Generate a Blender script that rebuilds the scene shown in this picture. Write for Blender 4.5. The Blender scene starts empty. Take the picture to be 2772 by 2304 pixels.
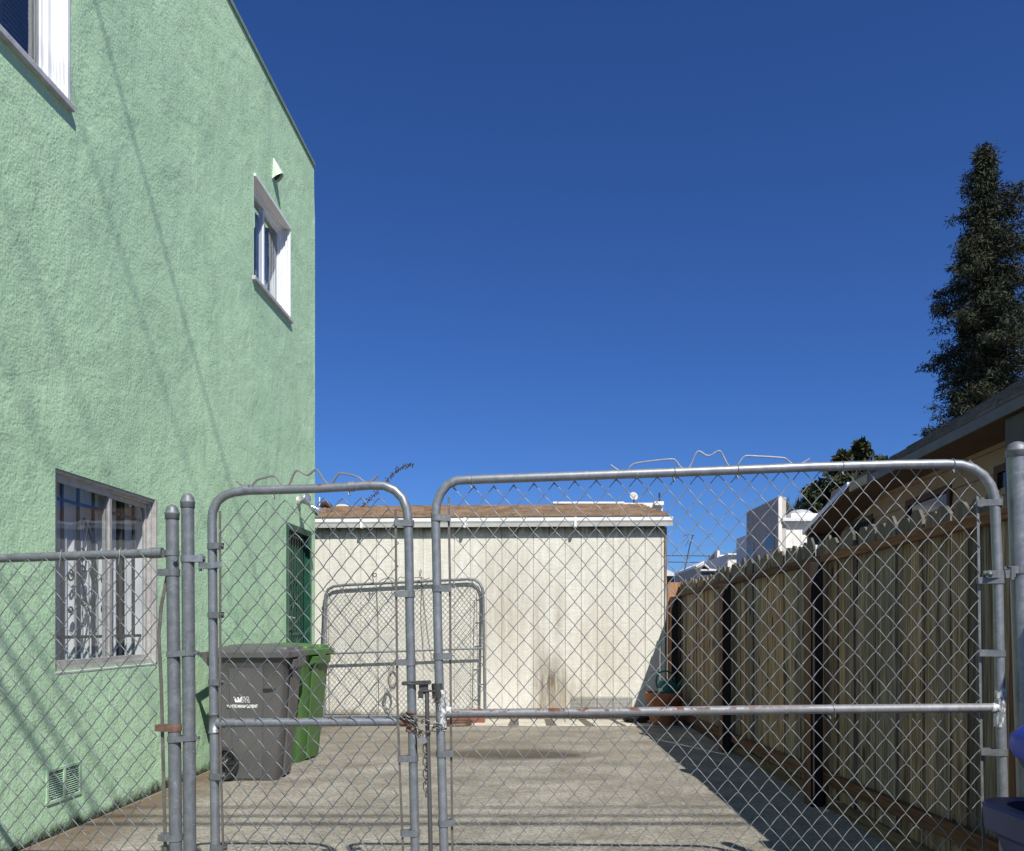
import bpy, bmesh, math, random
from mathutils import Vector, Matrix
random.seed(7)
R = math.radians
scene = bpy.context.scene
COL = scene.collection

# ------------------------------------------------------------------ camera
F = 2250.0; CX = 1386.0; HY = 1695.0; H = 1.24      # photo pixels, eye height in metres
cd = bpy.data.cameras.new('camera'); cam = bpy.data.objects.new('camera', cd); COL.objects.link(cam)
cam.location = (0, 0, H); cam.rotation_euler = (R(90), 0, 0)
cd.sensor_width = 36; cd.lens = 36 * F / 2772; cd.shift_y = (HY - 1152) / 2772
cd.clip_start = 0.05; cd.clip_end = 2000
scene.camera = cam

# ------------------------------------------------------------------ sun and sky
SX, SY = -0.36, 0.83                                 # where a shadow falls per metre of height
sl = bpy.data.lights.new('sun', 'SUN'); so = bpy.data.objects.new('sun', sl); COL.objects.link(so)
so.rotation_euler = Vector((SX, SY, -1)).to_track_quat('-Z', 'Y').to_euler()
sl.energy = 4.7; sl.angle = R(0.53); sl.color = (1.0, 0.955, 0.88)
w = bpy.data.worlds.new('World'); scene.world = w; w.use_nodes = True
nt = w.node_tree; bg = nt.nodes['Background']
sk = nt.nodes.new('ShaderNodeTexSky'); sk.sky_type = 'NISHITA'; sk.sun_disc = False
sk.sun_elevation = math.atan(1 / math.hypot(SX, SY)); sk.sun_rotation = math.atan2(-SX, -SY)
sk.altitude = 0; sk.air_density = 1.0; sk.dust_density = 0.0; sk.ozone_density = 4.0
tint = nt.nodes.new('ShaderNodeMix'); tint.data_type = 'RGBA'; tint.blend_type = 'MULTIPLY'; tint.inputs[0].default_value = 1.0
tint.inputs[7].default_value = (.42, .72, 1.30, 1); nt.links.new(sk.outputs[0], tint.inputs[6])
nt.links.new(tint.outputs[2], bg.inputs[0]); bg.inputs[1].default_value = 0.059
scene.view_settings.view_transform = 'Standard'; scene.view_settings.look = 'None'
scene.view_settings.exposure = 0.35; scene.view_settings.gamma = 1.0

# ------------------------------------------------------------------ mesh helpers
class MB:
    def __init__(s): s.v = []; s.f = []; s.sm = []
    def add(s, vs, fs, smooth=False):
        b = len(s.v); s.v += [tuple(v) for v in vs]
        for f in fs: s.f.append(tuple(b + i for i in f)); s.sm.append(smooth)
    def box(s, x0, x1, y0, y1, z0, z1):
        s.add([(x0,y0,z0),(x1,y0,z0),(x1,y1,z0),(x0,y1,z0),(x0,y0,z1),(x1,y0,z1),(x1,y1,z1),(x0,y1,z1)],
              [(0,3,2,1),(4,5,6,7),(0,1,5,4),(1,2,6,5),(2,3,7,6),(3,0,4,7)])
    def obox(s, c, ax, ay, az):                       # centre and three half-axis vectors
        c = Vector(c); ax, ay, az = Vector(ax), Vector(ay), Vector(az)
        P = [c + i*ax + j*ay + k*az for k in (-1,1) for i, j in ((-1,-1),(1,-1),(1,1),(-1,1))]
        s.add(P, [(0,3,2,1),(4,5,6,7),(0,1,5,4),(1,2,6,5),(2,3,7,6),(3,0,4,7)])
    def bar(s, a, b, wd, dp, side=(1,0,0)):           # rectangular bar from a to b
        a, b = Vector(a), Vector(b); d = (b - a); sd = Vector(side); sd = (sd - sd.project(d)).normalized()
        o = d.normalized().cross(sd)
        s.obox((a + b)/2, sd*wd/2, o*dp/2, d/2)
    def tube(s, pts, r, n=8, closed=False, caps=True, smooth=True):
        pts = [Vector(p) for p in pts]; m = len(pts)
        rr = r if isinstance(r, (list, tuple)) else [r]*m
        t0 = (pts[1]-pts[0]).normalized()
        u = t0.orthogonal().normalized(); vs = []
        for i, p in enumerate(pts):
            if closed: t = (pts[(i+1) % m] - pts[i-1])
            elif i == 0: t = pts[1]-pts[0]
            elif i == m-1: t = pts[-1]-pts[-2]
            else: t = (pts[i+1]-pts[i]).normalized() + (pts[i]-pts[i-1]).normalized()
            if t.length < 1e-9: t = t0
            t.normalize(); u = (u - t*u.dot(t)).normalized(); w_ = t.cross(u)
            for k in range(n):
                a = 2*math.pi*k/n; vs.append(p + rr[i]*(math.cos(a)*u + math.sin(a)*w_))
        fs = []
        for i in range(m if closed else m-1):
            j = (i+1) % m
            for k in range(n): fs.append((i*n+k, i*n+(k+1) % n, j*n+(k+1) % n, j*n+k))
        s.add(vs, fs, smooth)
        if caps and not closed:
            s.add(vs[:n], [tuple(range(n))[::-1]]); s.add(vs[-n:], [tuple(range(n))])
    def lathe(s, c, prof, n=24, axis='z', smooth=True):
        c = Vector(c); vs = []; m = len(prof)
        for r, h in prof:
            for k in range(n):
                a = 2*math.pi*k/n
                if axis == 'z': q = Vector((r*math.cos(a), r*math.sin(a), h))
                elif axis == 'y': q = Vector((r*math.cos(a), h, r*math.sin(a)))
                else: q = Vector((h, r*math.cos(a), r*math.sin(a)))
                vs.append(c + q)
        fs = [(i*n+k, i*n+(k+1) % n, (i+1)*n+(k+1) % n, (i+1)*n+k) for i in range(m-1) for k in range(n)]
        s.add(vs, fs, smooth)
    def loft(s, rings, cap=True, smooth=False):
        n = len(rings[0]); vs = [p for r_ in rings for p in r_]
        s.add(vs, [(i*n+k, i*n+(k+1) % n, (i+1)*n+(k+1) % n, (i+1)*n+k) for i in range(len(rings)-1) for k in range(n)], smooth)
        if cap: s.add(rings[0], [tuple(range(n))[::-1]]); s.add(rings[-1], [tuple(range(n))])
    def prism(s, poly, off):                          # poly: 3D points, off: extrusion vector
        off = Vector(off); P = [Vector(p) for p in poly]; s.loft([P, [p + off for p in P]])
    def build(s, name, mat, parent=None, bevel=0.0, M=None, fix=True):
        me = bpy.data.meshes.new(name)
        vs = s.v if M is None else [M @ Vector(v) for v in s.v]
        if parent is not None:
            pm = world_loc(parent); vs = [Vector(v) - pm for v in vs]
        me.from_pydata([tuple(v) for v in vs], [], s.f)
        me.polygons.foreach_set('use_smooth', s.sm)
        if fix:
            bm = bmesh.new(); bm.from_mesh(me); bmesh.ops.recalc_face_normals(bm, faces=bm.faces); bm.to_mesh(me); bm.free()
        me.update()
        if mat: me.materials.append(mat)
        o = bpy.data.objects.new(name, me); COL.objects.link(o)
        if parent is not None: o.parent = parent
        if bevel:
            b = o.modifiers.new('bevel', 'BEVEL'); b.width = bevel; b.segments = 2; b.limit_method = 'ANGLE'; b.angle_limit = R(40)
        return o
def world_loc(o):
    v = Vector((0,0,0))
    while o is not None: v += Vector(o.location); o = o.parent
    return v
def tag(o, label=None, cat=None, group=None, kind=None):
    if label: o['label'] = label
    if cat: o['category'] = cat
    if group: o['group'] = group
    if kind: o['kind'] = kind
    return o
def thing(name, loc, label, cat, group=None):
    o = bpy.data.objects.new(name, None); COL.objects.link(o); o.location = loc; o.empty_display_size = .1
    return tag(o, label, cat, group)
def smooth_path(pts, it=2, closed=False):
    pts = [Vector(p) for p in pts]
    for _ in range(it):
        q = [] if closed else [pts[0]]
        for i in range(len(pts) if closed else len(pts)-1):
            a, b = pts[i], pts[(i+1) % len(pts)]
            q += [a*.75+b*.25, a*.25+b*.75]
        if not closed: q.append(pts[-1])
        pts = q
    return pts
def at(px, py, Y): return Vector(((px-CX)/F*Y, Y, H + (HY-py)/F*Y))       # a measured point at depth Y
def lerp(a, b, t): return a + (b-a)*t

# ------------------------------------------------------------------ material helpers
class NM:
    def __init__(s, name):
        s.m = bpy.data.materials.new(name); s.m.use_nodes = True; s.t = s.m.node_tree
        s.b = s.t.nodes['Principled BSDF']; s.out = s.t.nodes['Material Output']
    def n(s, typ, **kw):
        x = s.t.nodes.new('ShaderNode' + typ)
        for k, v in kw.items():
            if k.startswith('i_'):
                x.inputs[k[2:].replace('_', ' ')].default_value = v
            else: setattr(x, k, v)
        return x
    def l(s, a, b): s.t.links.new(a, b); return s
    def pos(s, scale=(1,1,1), rnd=False, loc=(0,0,0)):
        g = s.n('NewGeometry').outputs['Position']
        if rnd:
            oi = s.n('ObjectInfo'); mu = s.n('VectorMath', operation='MULTIPLY_ADD')
            cb = s.n('CombineXYZ'); 
            for k, f in enumerate((37.0, 91.0, 53.0)):
                q = s.n('Math', operation='MULTIPLY'); q.inputs[1].default_value = f; s.l(oi.outputs['Random'], q.inputs[0]); s.l(q.outputs[0], cb.inputs[k])
            ad = s.n('VectorMath', operation='ADD'); s.l(g, ad.inputs[0]); s.l(cb.outputs[0], ad.inputs[1]); g = ad.outputs[0]
        mp = s.n('Mapping'); mp.inputs['Scale'].default_value = scale; mp.inputs['Location'].default_value = loc
        s.l(g, mp.inputs['Vector']); return mp.outputs[0]
    def noise(s, vec, scale, detail=4, rough=.55, dist=0.0):
        x = s.n('TexNoise'); x.inputs['Scale'].default_value = scale; x.inputs['Detail'].default_value = detail
        x.inputs['Roughness'].default_value = rough; x.inputs['Distortion'].default_value = dist
        s.l(vec, x.inputs['Vector']); return x.outputs[0]
    def vor(s, vec, scale, feature='F1', rnd=1.0):
        x = s.n('TexVoronoi'); x.feature = feature; x.inputs['Scale'].default_value = scale; x.inputs['Randomness'].default_value = rnd
        s.l(vec, x.inputs['Vector']); return x.outputs[0]
    def ramp(s, fac, stops):
        x = s.n('ValToRGB'); e = x.color_ramp.elements
        while len(e) < len(stops): e.new(.5)
        for q, (p, c) in zip(e, stops):
            q.position = p; q.color = (c, c, c, 1) if isinstance(c, (int, float)) else (*c, 1)
        s.l(fac, x.inputs[0]); return x.outputs[0]
    def mix(s, fac, a, b, mode='MIX'):
        x = s.n('Mix', data_type='RGBA', blend_type=mode)
        for sock, v in ((x.inputs[0], fac), (x.inputs[6], a), (x.inputs[7], b)):
            if hasattr(v, 'is_linked'): s.l(v, sock)
            elif isinstance(v, (int, float)): sock.default_value = v if sock == x.inputs[0] else (v, v, v, 1)
            else: sock.default_value = (*v, 1)
        return x.outputs[2]
    def math(s, op, a, b=None, clamp=False):
        x = s.n('Math', operation=op); x.use_clamp = clamp
        for k, v in enumerate((a, b)):
            if v is None: continue
            if hasattr(v, 'is_linked'): s.l(v, x.inputs[k])
            else: x.inputs[k].default_value = v
        return x.outputs[0]
    def xyz(s, vec=None):
        x = s.n('SeparateXYZ'); s.l(vec if vec is not None else s.n('NewGeometry').outputs['Position'], x.inputs[0]); return x.outputs
    def blob(s, c, rad, p=None):                       # soft ellipsoid mask round a world point
        g = s.n('NewGeometry').outputs['Position']
        mp = s.n('VectorMath', operation='SUBTRACT'); s.l(g, mp.inputs[0]); mp.inputs[1].default_value = c
        dv = s.n('VectorMath', operation='DIVIDE'); s.l(mp.outputs[0], dv.inputs[0]); dv.inputs[1].default_value = rad
        ln = s.n('VectorMath', operation='LENGTH'); s.l(dv.outputs[0], ln.inputs[0])
        return s.math('SUBTRACT', 1.0, ln.outputs['Value'], clamp=True)
    def bump(s, h, strength, dist, prev=None):
        x = s.n('Bump'); x.inputs['Strength'].default_value = strength; x.inputs['Distance'].default_value = dist
        s.l(h, x.inputs['Height'])
        if prev is not None: s.l(prev, x.inputs['Normal'])
        return x.outputs[0]
    def fin(s, col=None, rough=.6, metal=0.0, nrm=None, spec=None):
        for v, k in ((col, 'Base Color'), (rough, 'Roughness'), (metal, 'Metallic'), (nrm, 'Normal'), (spec, 'Specular IOR Level')):
            if v is None: continue
            if hasattr(v, 'is_linked'): s.l(v, s.b.inputs[k])
            elif k == 'Base Color': s.b.inputs[k].default_value = (*v, 1)
            else: s.b.inputs[k].default_value = v
        return s.m
def plain(name, c, rough=.6, metal=0.0, var=.18, scale=12, bump=0.0, bs=60, spec=None):
    m = NM(name); p = m.pos(rnd=True)
    n_ = m.noise(p, scale, 5, .6)
    lo = tuple(x*(1-var) for x in c); hi = tuple(min(1, x*(1+var)) for x in c)
    col = m.ramp(n_, [(.3, lo), (.7, hi)])
    nr = m.bump(m.noise(p, bs, 3), bump, .004) if bump else None
    return m.fin(col, rough, metal, nr, spec)
MT = {}
def stucco():
    m = NM('green_stucco'); p = m.pos()
    big = m.noise(p, 1.1, 6, .62, .6); mid = m.noise(m.pos((1,1,.6)), 4, 6, .7, .8)
    c = m.ramp(big, [(.28, (.41,.62,.395)), (.5, (.475,.71,.455)), (.72, (.53,.77,.50))])
    c = m.mix(m.ramp(mid, [(.45, 0.0), (.75, .4)]), c, (.57,.74,.53))
    wd_ = m.noise(m.pos(loc=(3,1,2)), .55, 4, .6, .4); c = m.mix(m.ramp(wd_, [(.42, .5), (.58, 0.0)]), c, (.37,.57,.38))
    vs = m.noise(m.pos((5,5,.5)), 1.6, 4, .6)         # streaks of wear run downwards
    c = m.mix(m.ramp(vs, [(.48, 0.0), (.75, .30)]), c, (.35,.49,.35))
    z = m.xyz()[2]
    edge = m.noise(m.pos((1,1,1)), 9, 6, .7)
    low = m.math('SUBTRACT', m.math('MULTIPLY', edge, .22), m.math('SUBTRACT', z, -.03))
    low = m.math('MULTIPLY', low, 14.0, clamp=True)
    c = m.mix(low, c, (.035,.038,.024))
    g1 = m.noise(p, 62, 3, .55); g2 = m.vor(p, 46, 'F1'); tr = m.noise(p, 11, 5, .62, .5); lump = m.noise(p, 2.0, 4, .55, .3)
    pit = m.ramp(g1, [(.36, .35), (.5, 0.0)]); c = m.mix(pit, c, (.30,.43,.29))
    rg = m.vor(m.pos((1,1,.7)), 1.7, 'DISTANCE_TO_EDGE'); rg2 = m.ramp(m.math('ADD', rg, m.math('MULTIPLY', mid, .25)), [(.10, 1.0), (.17, 0.0)])
    n1 = m.bump(lump, .6, .05); n2 = m.bump(tr, .34, .014, n1); n2 = m.bump(rg2, .16, .008, n2); n3 = m.bump(g1, .46, .008, n2); n4 = m.bump(g2, .25, .005, n3)
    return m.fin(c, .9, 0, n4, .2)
def driveway_mat():
    m = NM('worn_concrete'); p = m.pos()
    big = m.noise(m.pos((1,1,1)), 1.3, 6, .62, .8)
    c = m.ramp(big, [(.3, (.20,.185,.155)), (.48, (.31,.29,.245)), (.68, (.42,.395,.335))])
    agg = m.noise(p, 38, 8, .8)
    c = m.mix(m.ramp(agg, [(.40, .9), (.55, 0.0)]), c, (.085,.073,.055))
    sp = m.noise(p, 140, 3, .6); c = m.mix(m.ramp(sp, [(.55, 0.0), (.68, .6)]), c, (.55,.51,.43))
    st = m.noise(m.pos((1,1.6,1), loc=(4,2,0)), 2.1, 6, .7, .3)
    c = m.mix(m.ramp(st, [(.45, 0.0), (.66, .75)]), c, (.15,.13,.10))
    s5 = m.noise(p, 22, 8, .8); c = m.mix(m.ramp(s5, [(.46, 0.0), (.68, .5)]), c, (.47,.445,.385)); s6 = m.noise(m.pos(loc=(9,3,0)), 3.2, 9, .72); c = m.mix(m.ramp(s6, [(.47, 0.0), (.68, .5)]), c, (.13,.115,.09))
    # an oil stain, a damp dark border at the wall, darker old concrete near the shed
    wob = m.math('MULTIPLY', m.noise(p, 3, 4, .6), 1.6)
    oil = m.math('MULTIPLY', m.math('MULTIPLY', m.blob((-.02, 8.05, 0), (1.0, .42, 5)), wob), 3.0, clamp=True)
    c = m.mix(oil, c, (.06,.052,.042))
    oil2 = m.math('MULTIPLY', m.math('MULTIPLY', m.blob((-.6, 8.9, 0), (2.4, 1.5, 5)), wob), .95, clamp=True)
    c = m.mix(oil2, c, (.17,.145,.11))
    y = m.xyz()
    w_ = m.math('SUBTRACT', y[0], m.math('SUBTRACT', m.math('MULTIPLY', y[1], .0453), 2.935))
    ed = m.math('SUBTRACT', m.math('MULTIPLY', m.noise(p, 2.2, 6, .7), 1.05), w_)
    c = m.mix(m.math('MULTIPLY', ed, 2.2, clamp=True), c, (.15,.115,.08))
    vo = m.vor(m.pos((1,1,1), loc=(2.3,.4,0)), .42, 'DISTANCE_TO_EDGE')
    cr = m.math('ADD', vo, m.math('MULTIPLY', m.noise(p, 7, 4), .02))
    c = m.mix(m.ramp(cr, [(.010, .22), (.017, 0.0)]), c, (.13,.11,.085))
    nr = m.bump(agg, .6, .006); nr = m.bump(sp, .4, .003, nr)
    return m.fin(c, .9, 0, nr, .25)
def siding_white():
    m = NM('weathered_white_siding'); p = m.pos()
    n1 = m.noise(m.pos((6,6,.7)), 2.2, 6, .65)
    c = m.ramp(n1, [(.3, (.63,.615,.55)), (.6, (.75,.74,.68))])
    gr = m.noise(m.pos((3,3,40)), 3, 5, .7)            # fine saw marks across the sheet
    c = m.mix(m.ramp(gr, [(.44, .42), (.56, 0.0)]), c, (.46,.43,.35))
    g2 = m.noise(m.pos((60,60,1.5)), 2, 4, .7); c = m.mix(m.ramp(g2, [(.4, .32), (.52, 0.0)]), c, (.44,.41,.34))
    st = m.noise(m.pos((7,7,.8)), 2.6, 6, .7)
    for cc, rad, col, k in (((.51, 11, .50), (.30, 3, .46), (.17,.135,.095), 1.9), ((.50, 11, .12), (.42, 3, .22), (.22,.165,.10), 1.2), ((.36, 11, 1.15), (.13, 3, 1.0), (.30,.265,.21), .9),
                            ((.62, 11, 1.25), (.10, 3, .95), (.32,.28,.22), .7), ((.75, 11, .3), (.42, 3, .40), (.27,.21,.14), .9), ((-.1, 11, 1.5), (.5, 3, 1.2), (.34,.30,.22), .9), ((1.2, 11, .9), (.5, 3, .9), (.42,.37,.27), .7)):
        mk = m.math('MULTIPLY', m.math('MULTIPLY', m.blob(cc, rad), m.ramp(st, [(.30, 0.15), (.70, 1.0)])), k, clamp=True)
        c = m.mix(mk, c, col)
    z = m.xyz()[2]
    mo = m.math('MULTIPLY', m.math('SUBTRACT', m.math('ADD', z, m.math('MULTIPLY', m.noise(m.pos((9,9,2)), 2.4, 5, .7), .26)), 2.56), 7.0, clamp=True)  # mildew at the wall top, spread to deepen the gutter's shade in colour
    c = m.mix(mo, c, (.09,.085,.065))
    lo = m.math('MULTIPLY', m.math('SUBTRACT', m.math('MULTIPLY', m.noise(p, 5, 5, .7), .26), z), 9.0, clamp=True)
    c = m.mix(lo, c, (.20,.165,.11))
    nr = m.bump(gr, .3, .003); nr = m.bump(g2, .3, .003, nr)
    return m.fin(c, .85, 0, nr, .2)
def wood(name, a, b, d, rnd=True, knots=True, axis=2, bright=1.0):
    m = NM(name)
    sc = [14, 14, 14]; sc[axis] = .9
    g = m.noise(m.pos(tuple(sc), rnd), 2.0, 7, .68, 1.0)
    c = m.ramp(g, [(.3, d), (.46, a), (.62, b), (.8, tuple(x*1.15 for x in b))])
    sc2 = [60, 60, 60]; sc2[axis] = 1.6
    fi = m.noise(m.pos(tuple(sc2), rnd), 1.5, 4, .6); c = m.mix(m.ramp(fi, [(.38, .55), (.52, 0.0)]), c, tuple(x*.45 for x in d))
    if knots:
        sk_ = [5.2, 5.2, 5.2]; sk_[axis] = 2.1
        v = m.vor(m.pos(tuple(sk_), rnd), 1.0); ws = m.math('ADD', v, m.math('MULTIPLY', g, .10))
        c = m.mix(m.ramp(ws, [(.16, .95), (.235, 0.0)]), c, (.035,.020,.012))
    oi = m.n('ObjectInfo')
    c = m.mix(1.0, c, m.ramp(oi.outputs['Random'], [(0, (.45,.45,.46)), (.25, (1.2,1.12,1.0)), (.45, (.65,.66,.67)), (.65, (1.6,1.28,.95)), (.85, (.95,.98,.95)), (1, (1.35,1.25,1.05))]), 'MULTIPLY')
    if name == 'weathered_picket_wood':                # tops gone grey
        zt = m.math('MULTIPLY', m.math('SUBTRACT', m.xyz()[2], 1.72), 9.0, clamp=True); c = m.mix(m.math('MULTIPLY', zt, .75), c, (.10,.098,.092))
    nr = m.bump(g, .4, .004); nr = m.bump(fi, .4, .002, nr)
    return m.fin(c, .85, 0, nr, .2)
def galv(name, c=(.30,.32,.335), metal=.55, rough=.42, rust=0.0, dirt=.0):
    m = NM(name); p = m.pos()
    n1 = m.noise(p, 26, 5, .65, .5); n2 = m.noise(m.pos((30,30,2)), 3, 4, .6)
    col = m.ramp(n1, [(.3, tuple(x*.78 for x in c)), (.55, c), (.75, tuple(min(1, x*1.3) for x in c))])
    col = m.mix(m.ramp(n2, [(.55, 0.0), (.72, .35)]), col, tuple(min(1, x*1.6) for x in c))
    sp = m.noise(p, 160, 2, .5); col = m.mix(m.ramp(sp, [(.72, 0.0), (.76, .7)]), col, (.75,.76,.75))
    if rust:
        r_ = m.noise(p, 11, 6, .7, .8); rm = m.ramp(r_, [(.66-rust*.2, 0.0), (.70-rust*.2, 1.0)])
        nz = m.xyz(m.n('NewGeometry').outputs['Normal'])[2]
        xm = m.math('ADD', m.math('MULTIPLY', m.math('SUBTRACT', 1.25, m.xyz()[0]), 1.6, clamp=True), .0, clamp=True) if rust > .8 else 1.0
        rm = m.math('MULTIPLY', rm, xm)
        rm2 = m.math('MULTIPLY', rm, m.math('ADD', m.math('MULTIPLY', nz, 1.4), .15, clamp=True), clamp=True)
        col = m.mix(rm2, col, m.ramp(m.noise(p, 60, 4), [(.3, (.085,.038,.024)), (.7, (.17,.08,.05))]))
        met = m.math('MULTIPLY', m.math('SUBTRACT', 1.0, rm2), metal); ro = m.math('ADD', m.math('MULTIPLY', rm2, .45), rough, clamp=True)
        return m.fin(col, ro, met, m.bump(n1, .12, .002))
    ro = m.ramp(n1, [(.3, rough-.08), (.7, rough+.14)])
    return m.fin(col, ro, metal, m.bump(n1, .12, .002))
def shingle(name, cols, row, dirx='x'):
    m = NM(name); p = m.pos()
    n1 = m.noise(m.pos((5, 5, 60)), 1.5, 5, .7); v = m.vor(m.pos((4.2, 9, 9)), 1.0)
    c = m.ramp(n1, [(.3, cols[0]), (.5, cols[1]), (.7, cols[2])])
    vv = m.n('TexVoronoi'); vv.inputs['Scale'].default_value = 1.0; m.l(m.pos((7, 4, 12)), vv.inputs['Vector'])
    c = m.mix(.45, c, m.ramp(m.xyz(vv.outputs['Color'])[0], [(0, cols[0]), (.5, cols[1]), (1, cols[2])]))
    return m.fin(c, .9, 0, m.bump(n1, .4, .006), .2)
def glass(name, tint=(.86,.9,.93), rough=.01, base=.0):
    m = NM(name); t = m.t; t.nodes.remove(m.b)
    tr = m.n('BsdfTransparent'); tr.inputs[0].default_value = (*tint, 1)
    gl = m.n('BsdfGlossy'); gl.inputs['Roughness'].default_value = rough; gl.inputs[0].default_value = (.95,.97,1,1)
    ge = m.n('NewGeometry'); dt = m.n('VectorMath', operation='DOT_PRODUCT'); m.l(ge.outputs['Incoming'], dt.inputs[0]); m.l(ge.outputs['Normal'], dt.inputs[1])
    q = m.math('POWER', m.math('SUBTRACT', 1.0, m.math('ABSOLUTE', dt.outputs['Value'])), 5.0)
    fa = m.math('ADD', m.math('MULTIPLY', q, .94), .05 + base, clamp=True)
    nn = m.bump(m.noise(m.pos(), 2.5, 2), .06, .03); m.l(nn, gl.inputs['Normal'])
    mx = m.n('MixShader'); m.l(fa, mx.inputs[0]); m.l(tr.outputs[0], mx.inputs[1]); m.l(gl.outputs[0], mx.inputs[2]); m.l(mx.outputs[0], m.out.inputs[0])
    return m.m
def foliage(name, a, b, dark):
    m = NM(name); p = m.pos()
    n1 = m.noise(p, .55, 3, .5); n2 = m.noise(p, 5, 3, .6)
    c = m.ramp(n1, [(.35, a), (.65, b)]); c = m.mix(m.ramp(n2, [(.4, .7), (.6, 0.0)]), c, dark)
    return m.fin(c, .7, 0, None, .25)
def canv(name, c, rough=.8): return plain(name, c, rough, 0, .1, 5)

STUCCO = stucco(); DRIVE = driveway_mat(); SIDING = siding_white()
PICKET = wood('weathered_picket_wood', (.195,.163,.132), (.335,.292,.245), (.055,.042,.033))
RAILW = wood('redwood_rail', (.15,.075,.045), (.20,.11,.068), (.08,.04,.024), knots=False, axis=1)
POSTW = wood('redwood_post', (.23,.115,.07), (.30,.16,.10), (.12,.06,.035), knots=False)
POSTSHADE = plain('post_side_shade', (.012,.007,.005), .8, 0, .4, 9)  # deep shade put into the colour, for one side of the posts
RETW = wood('new_redwood_board', (.36,.20,.12), (.47,.29,.185), (.22,.11,.06), knots=False)
GALV = galv('galvanised_pipe', (.24,.26,.28)); GALVR = galv('rusty_galvanised_pipe', (.22,.225,.235), .35, .58, .85); GALVT = galv('bright_galvanised_rail', (.25,.27,.29), .5, .48, .03)
GALVS = galv('rust_spotted_rail', (.25,.27,.29), .55, .42, .38)
GPOST = galv('dull_galvanised_post', (.165,.18,.195), .35, .5)
WIRE = galv('galvanised_wire', (.27,.28,.285), .5, .45); WIREL = galv('old_wire', (.165,.18,.195), .5, .45)
BAND = galv('galvanised_band', (.17,.185,.195), .4, .5); TBAR = galv('brown_tension_bar', (.15,.14,.125), .4, .55)
RUST = plain('rust', (.15,.085,.06), .85, 0, .35, 40, .3)
DKM = plain('dark_steel', (.075,.073,.072), .55, .5, .3, 30, .2)
WHITEP = plain('white_metal_paint', (.74,.74,.72), .55, 0, .15, 60, .8, 90)
def weldmat():
    m = NM('patchy_white_paint'); n1 = m.noise(m.pos((1,1,.6)), 60, 5, .7, .6); n2 = m.noise(m.pos(), 45, 3)
    c = m.mix(m.ramp(n1, [(.46, 0.0), (.52, 1.0)]), (.16,.175,.19), (.62,.63,.61)); c = m.mix(m.ramp(n2, [(.62, 0.0), (.66, .8)]), c, (.25,.10,.05))
    return m.fin(c, .6, .1, m.bump(n1, .5, .003))
WELD = weldmat()
VINYL = plain('white_vinyl', (.78,.80,.80), .4, 0, .04, 6)
ALU = plain('weathered_aluminium', (.44,.43,.41), .5, .25, .2, 20, .15)
SILLM = plain('grey_sill_paint', (.42,.42,.44), .6, 0, .2, 14, .4)
GLASS = glass('window_glass'); DARKGLASS = glass('dark_window_glass', (.35,.38,.42), .01, .12)
CURT = plain('white_curtain', (.72,.71,.69), .9, 0, .06, 4)
BLIND = plain('window_blind', (.17,.18,.20), .7, 0, .1, 4)
IRON = plain('dark_iron', (.05,.06,.085), .5, .3, .2, 30)
GREEND = plain('dark_green_paint', (.012,.07,.042), .4, 0, .3, 14, .1)
GREENM = plain('security_mesh', (.006,.026,.018), .5, 0, .3, 20)
STEEL = plain('satin_nickel', (.62,.60,.56), .28, .9, .1, 20)
GUTM = plain('white_gutter_paint', (.78,.78,.76), .45, 0, .1, 7)
FASC = plain('dirty_fascia_paint', (.50,.49,.44), .8, 0, .4, 14, .3)
ROOFB = shingle('brown_shingles', [(.12,.078,.052), (.25,.17,.115), (.34,.245,.17)], .12)
ROOFG = shingle('grey_shingles', [(.045,.042,.047), (.10,.095,.10), (.20,.19,.20)], .12)
BIN1 = plain('grey_bin_plastic', (.095,.092,.09), .5, 0, .10, 5, .12, 120); BIN2 = plain('green_bin_plastic', (.06,.145,.035), .5, 0, .12, 5, .12, 120)
RUB = plain('black_rubber', (.014,.014,.015), .7, 0, .3, 30); HUBM = plain('black_hub_plastic', (.02,.02,.022), .45)
LOGO = plain('white_print', (.8,.8,.8), .6, 0, .03, 5)
TERRA = plain('terracotta', (.34,.12,.05), .8, 0, .25, 9, .3, 60); TEAL = plain('teal_plastic', (.01,.14,.11), .4, 0, .15, 6)
BLUE1 = plain('blue_plastic', (.016,.045,.40), .42, 0, .12, 6); BLUE2 = plain('dusty_blue_plastic', (.028,.036,.12), .5, 0, .2, 8)
TAN = plain('beige_plastic', (.36,.31,.19), .5, 0, .1, 6)
BRICKR = plain('red_planter', (.25,.09,.065), .8, 0, .25, 12, .3)
BROWNS = plain('brown_lap_siding', (.36,.25,.175), .75, 0, .12, 4, .15)
SOFF = plain('brown_soffit', (.13,.08,.055), .8, 0, .2, 6); FASCD = plain('dark_grey_fascia', (.095,.095,.092), .6, 0, .2, 6)
OLIVE = plain('olive_grey_paint', (.066,.064,.058), .75, 0, .2, 8, .2); DRED = plain('dark_red_trim', (.07,.022,.018), .7, 0, .2, 6)
WALLW = canv('white_house_wall', (.72,.70,.64)); WALLSHADE = canv('shaded_white_house_wall', (.44,.42,.38)); WALLO = canv('olive_house_wall', (.22,.23,.21))
WINB = plain('dark_window_pane', (.015,.02,.03), .12, 0, .1, 3)
NEEDLE = foliage('conifer_needles', (.024,.036,.018), (.052,.058,.027), (.010,.018,.011)); LEAF = foliage('broad_leaves', (.04,.055,.02), (.085,.095,.035), (.018,.026,.012))
PALM = foliage('palm_fronds', (.06,.075,.03), (.10,.10,.045), (.03,.04,.02)); BARK = plain('bark', (.10,.065,.045), .9, 0, .3, 8, .5)
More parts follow.
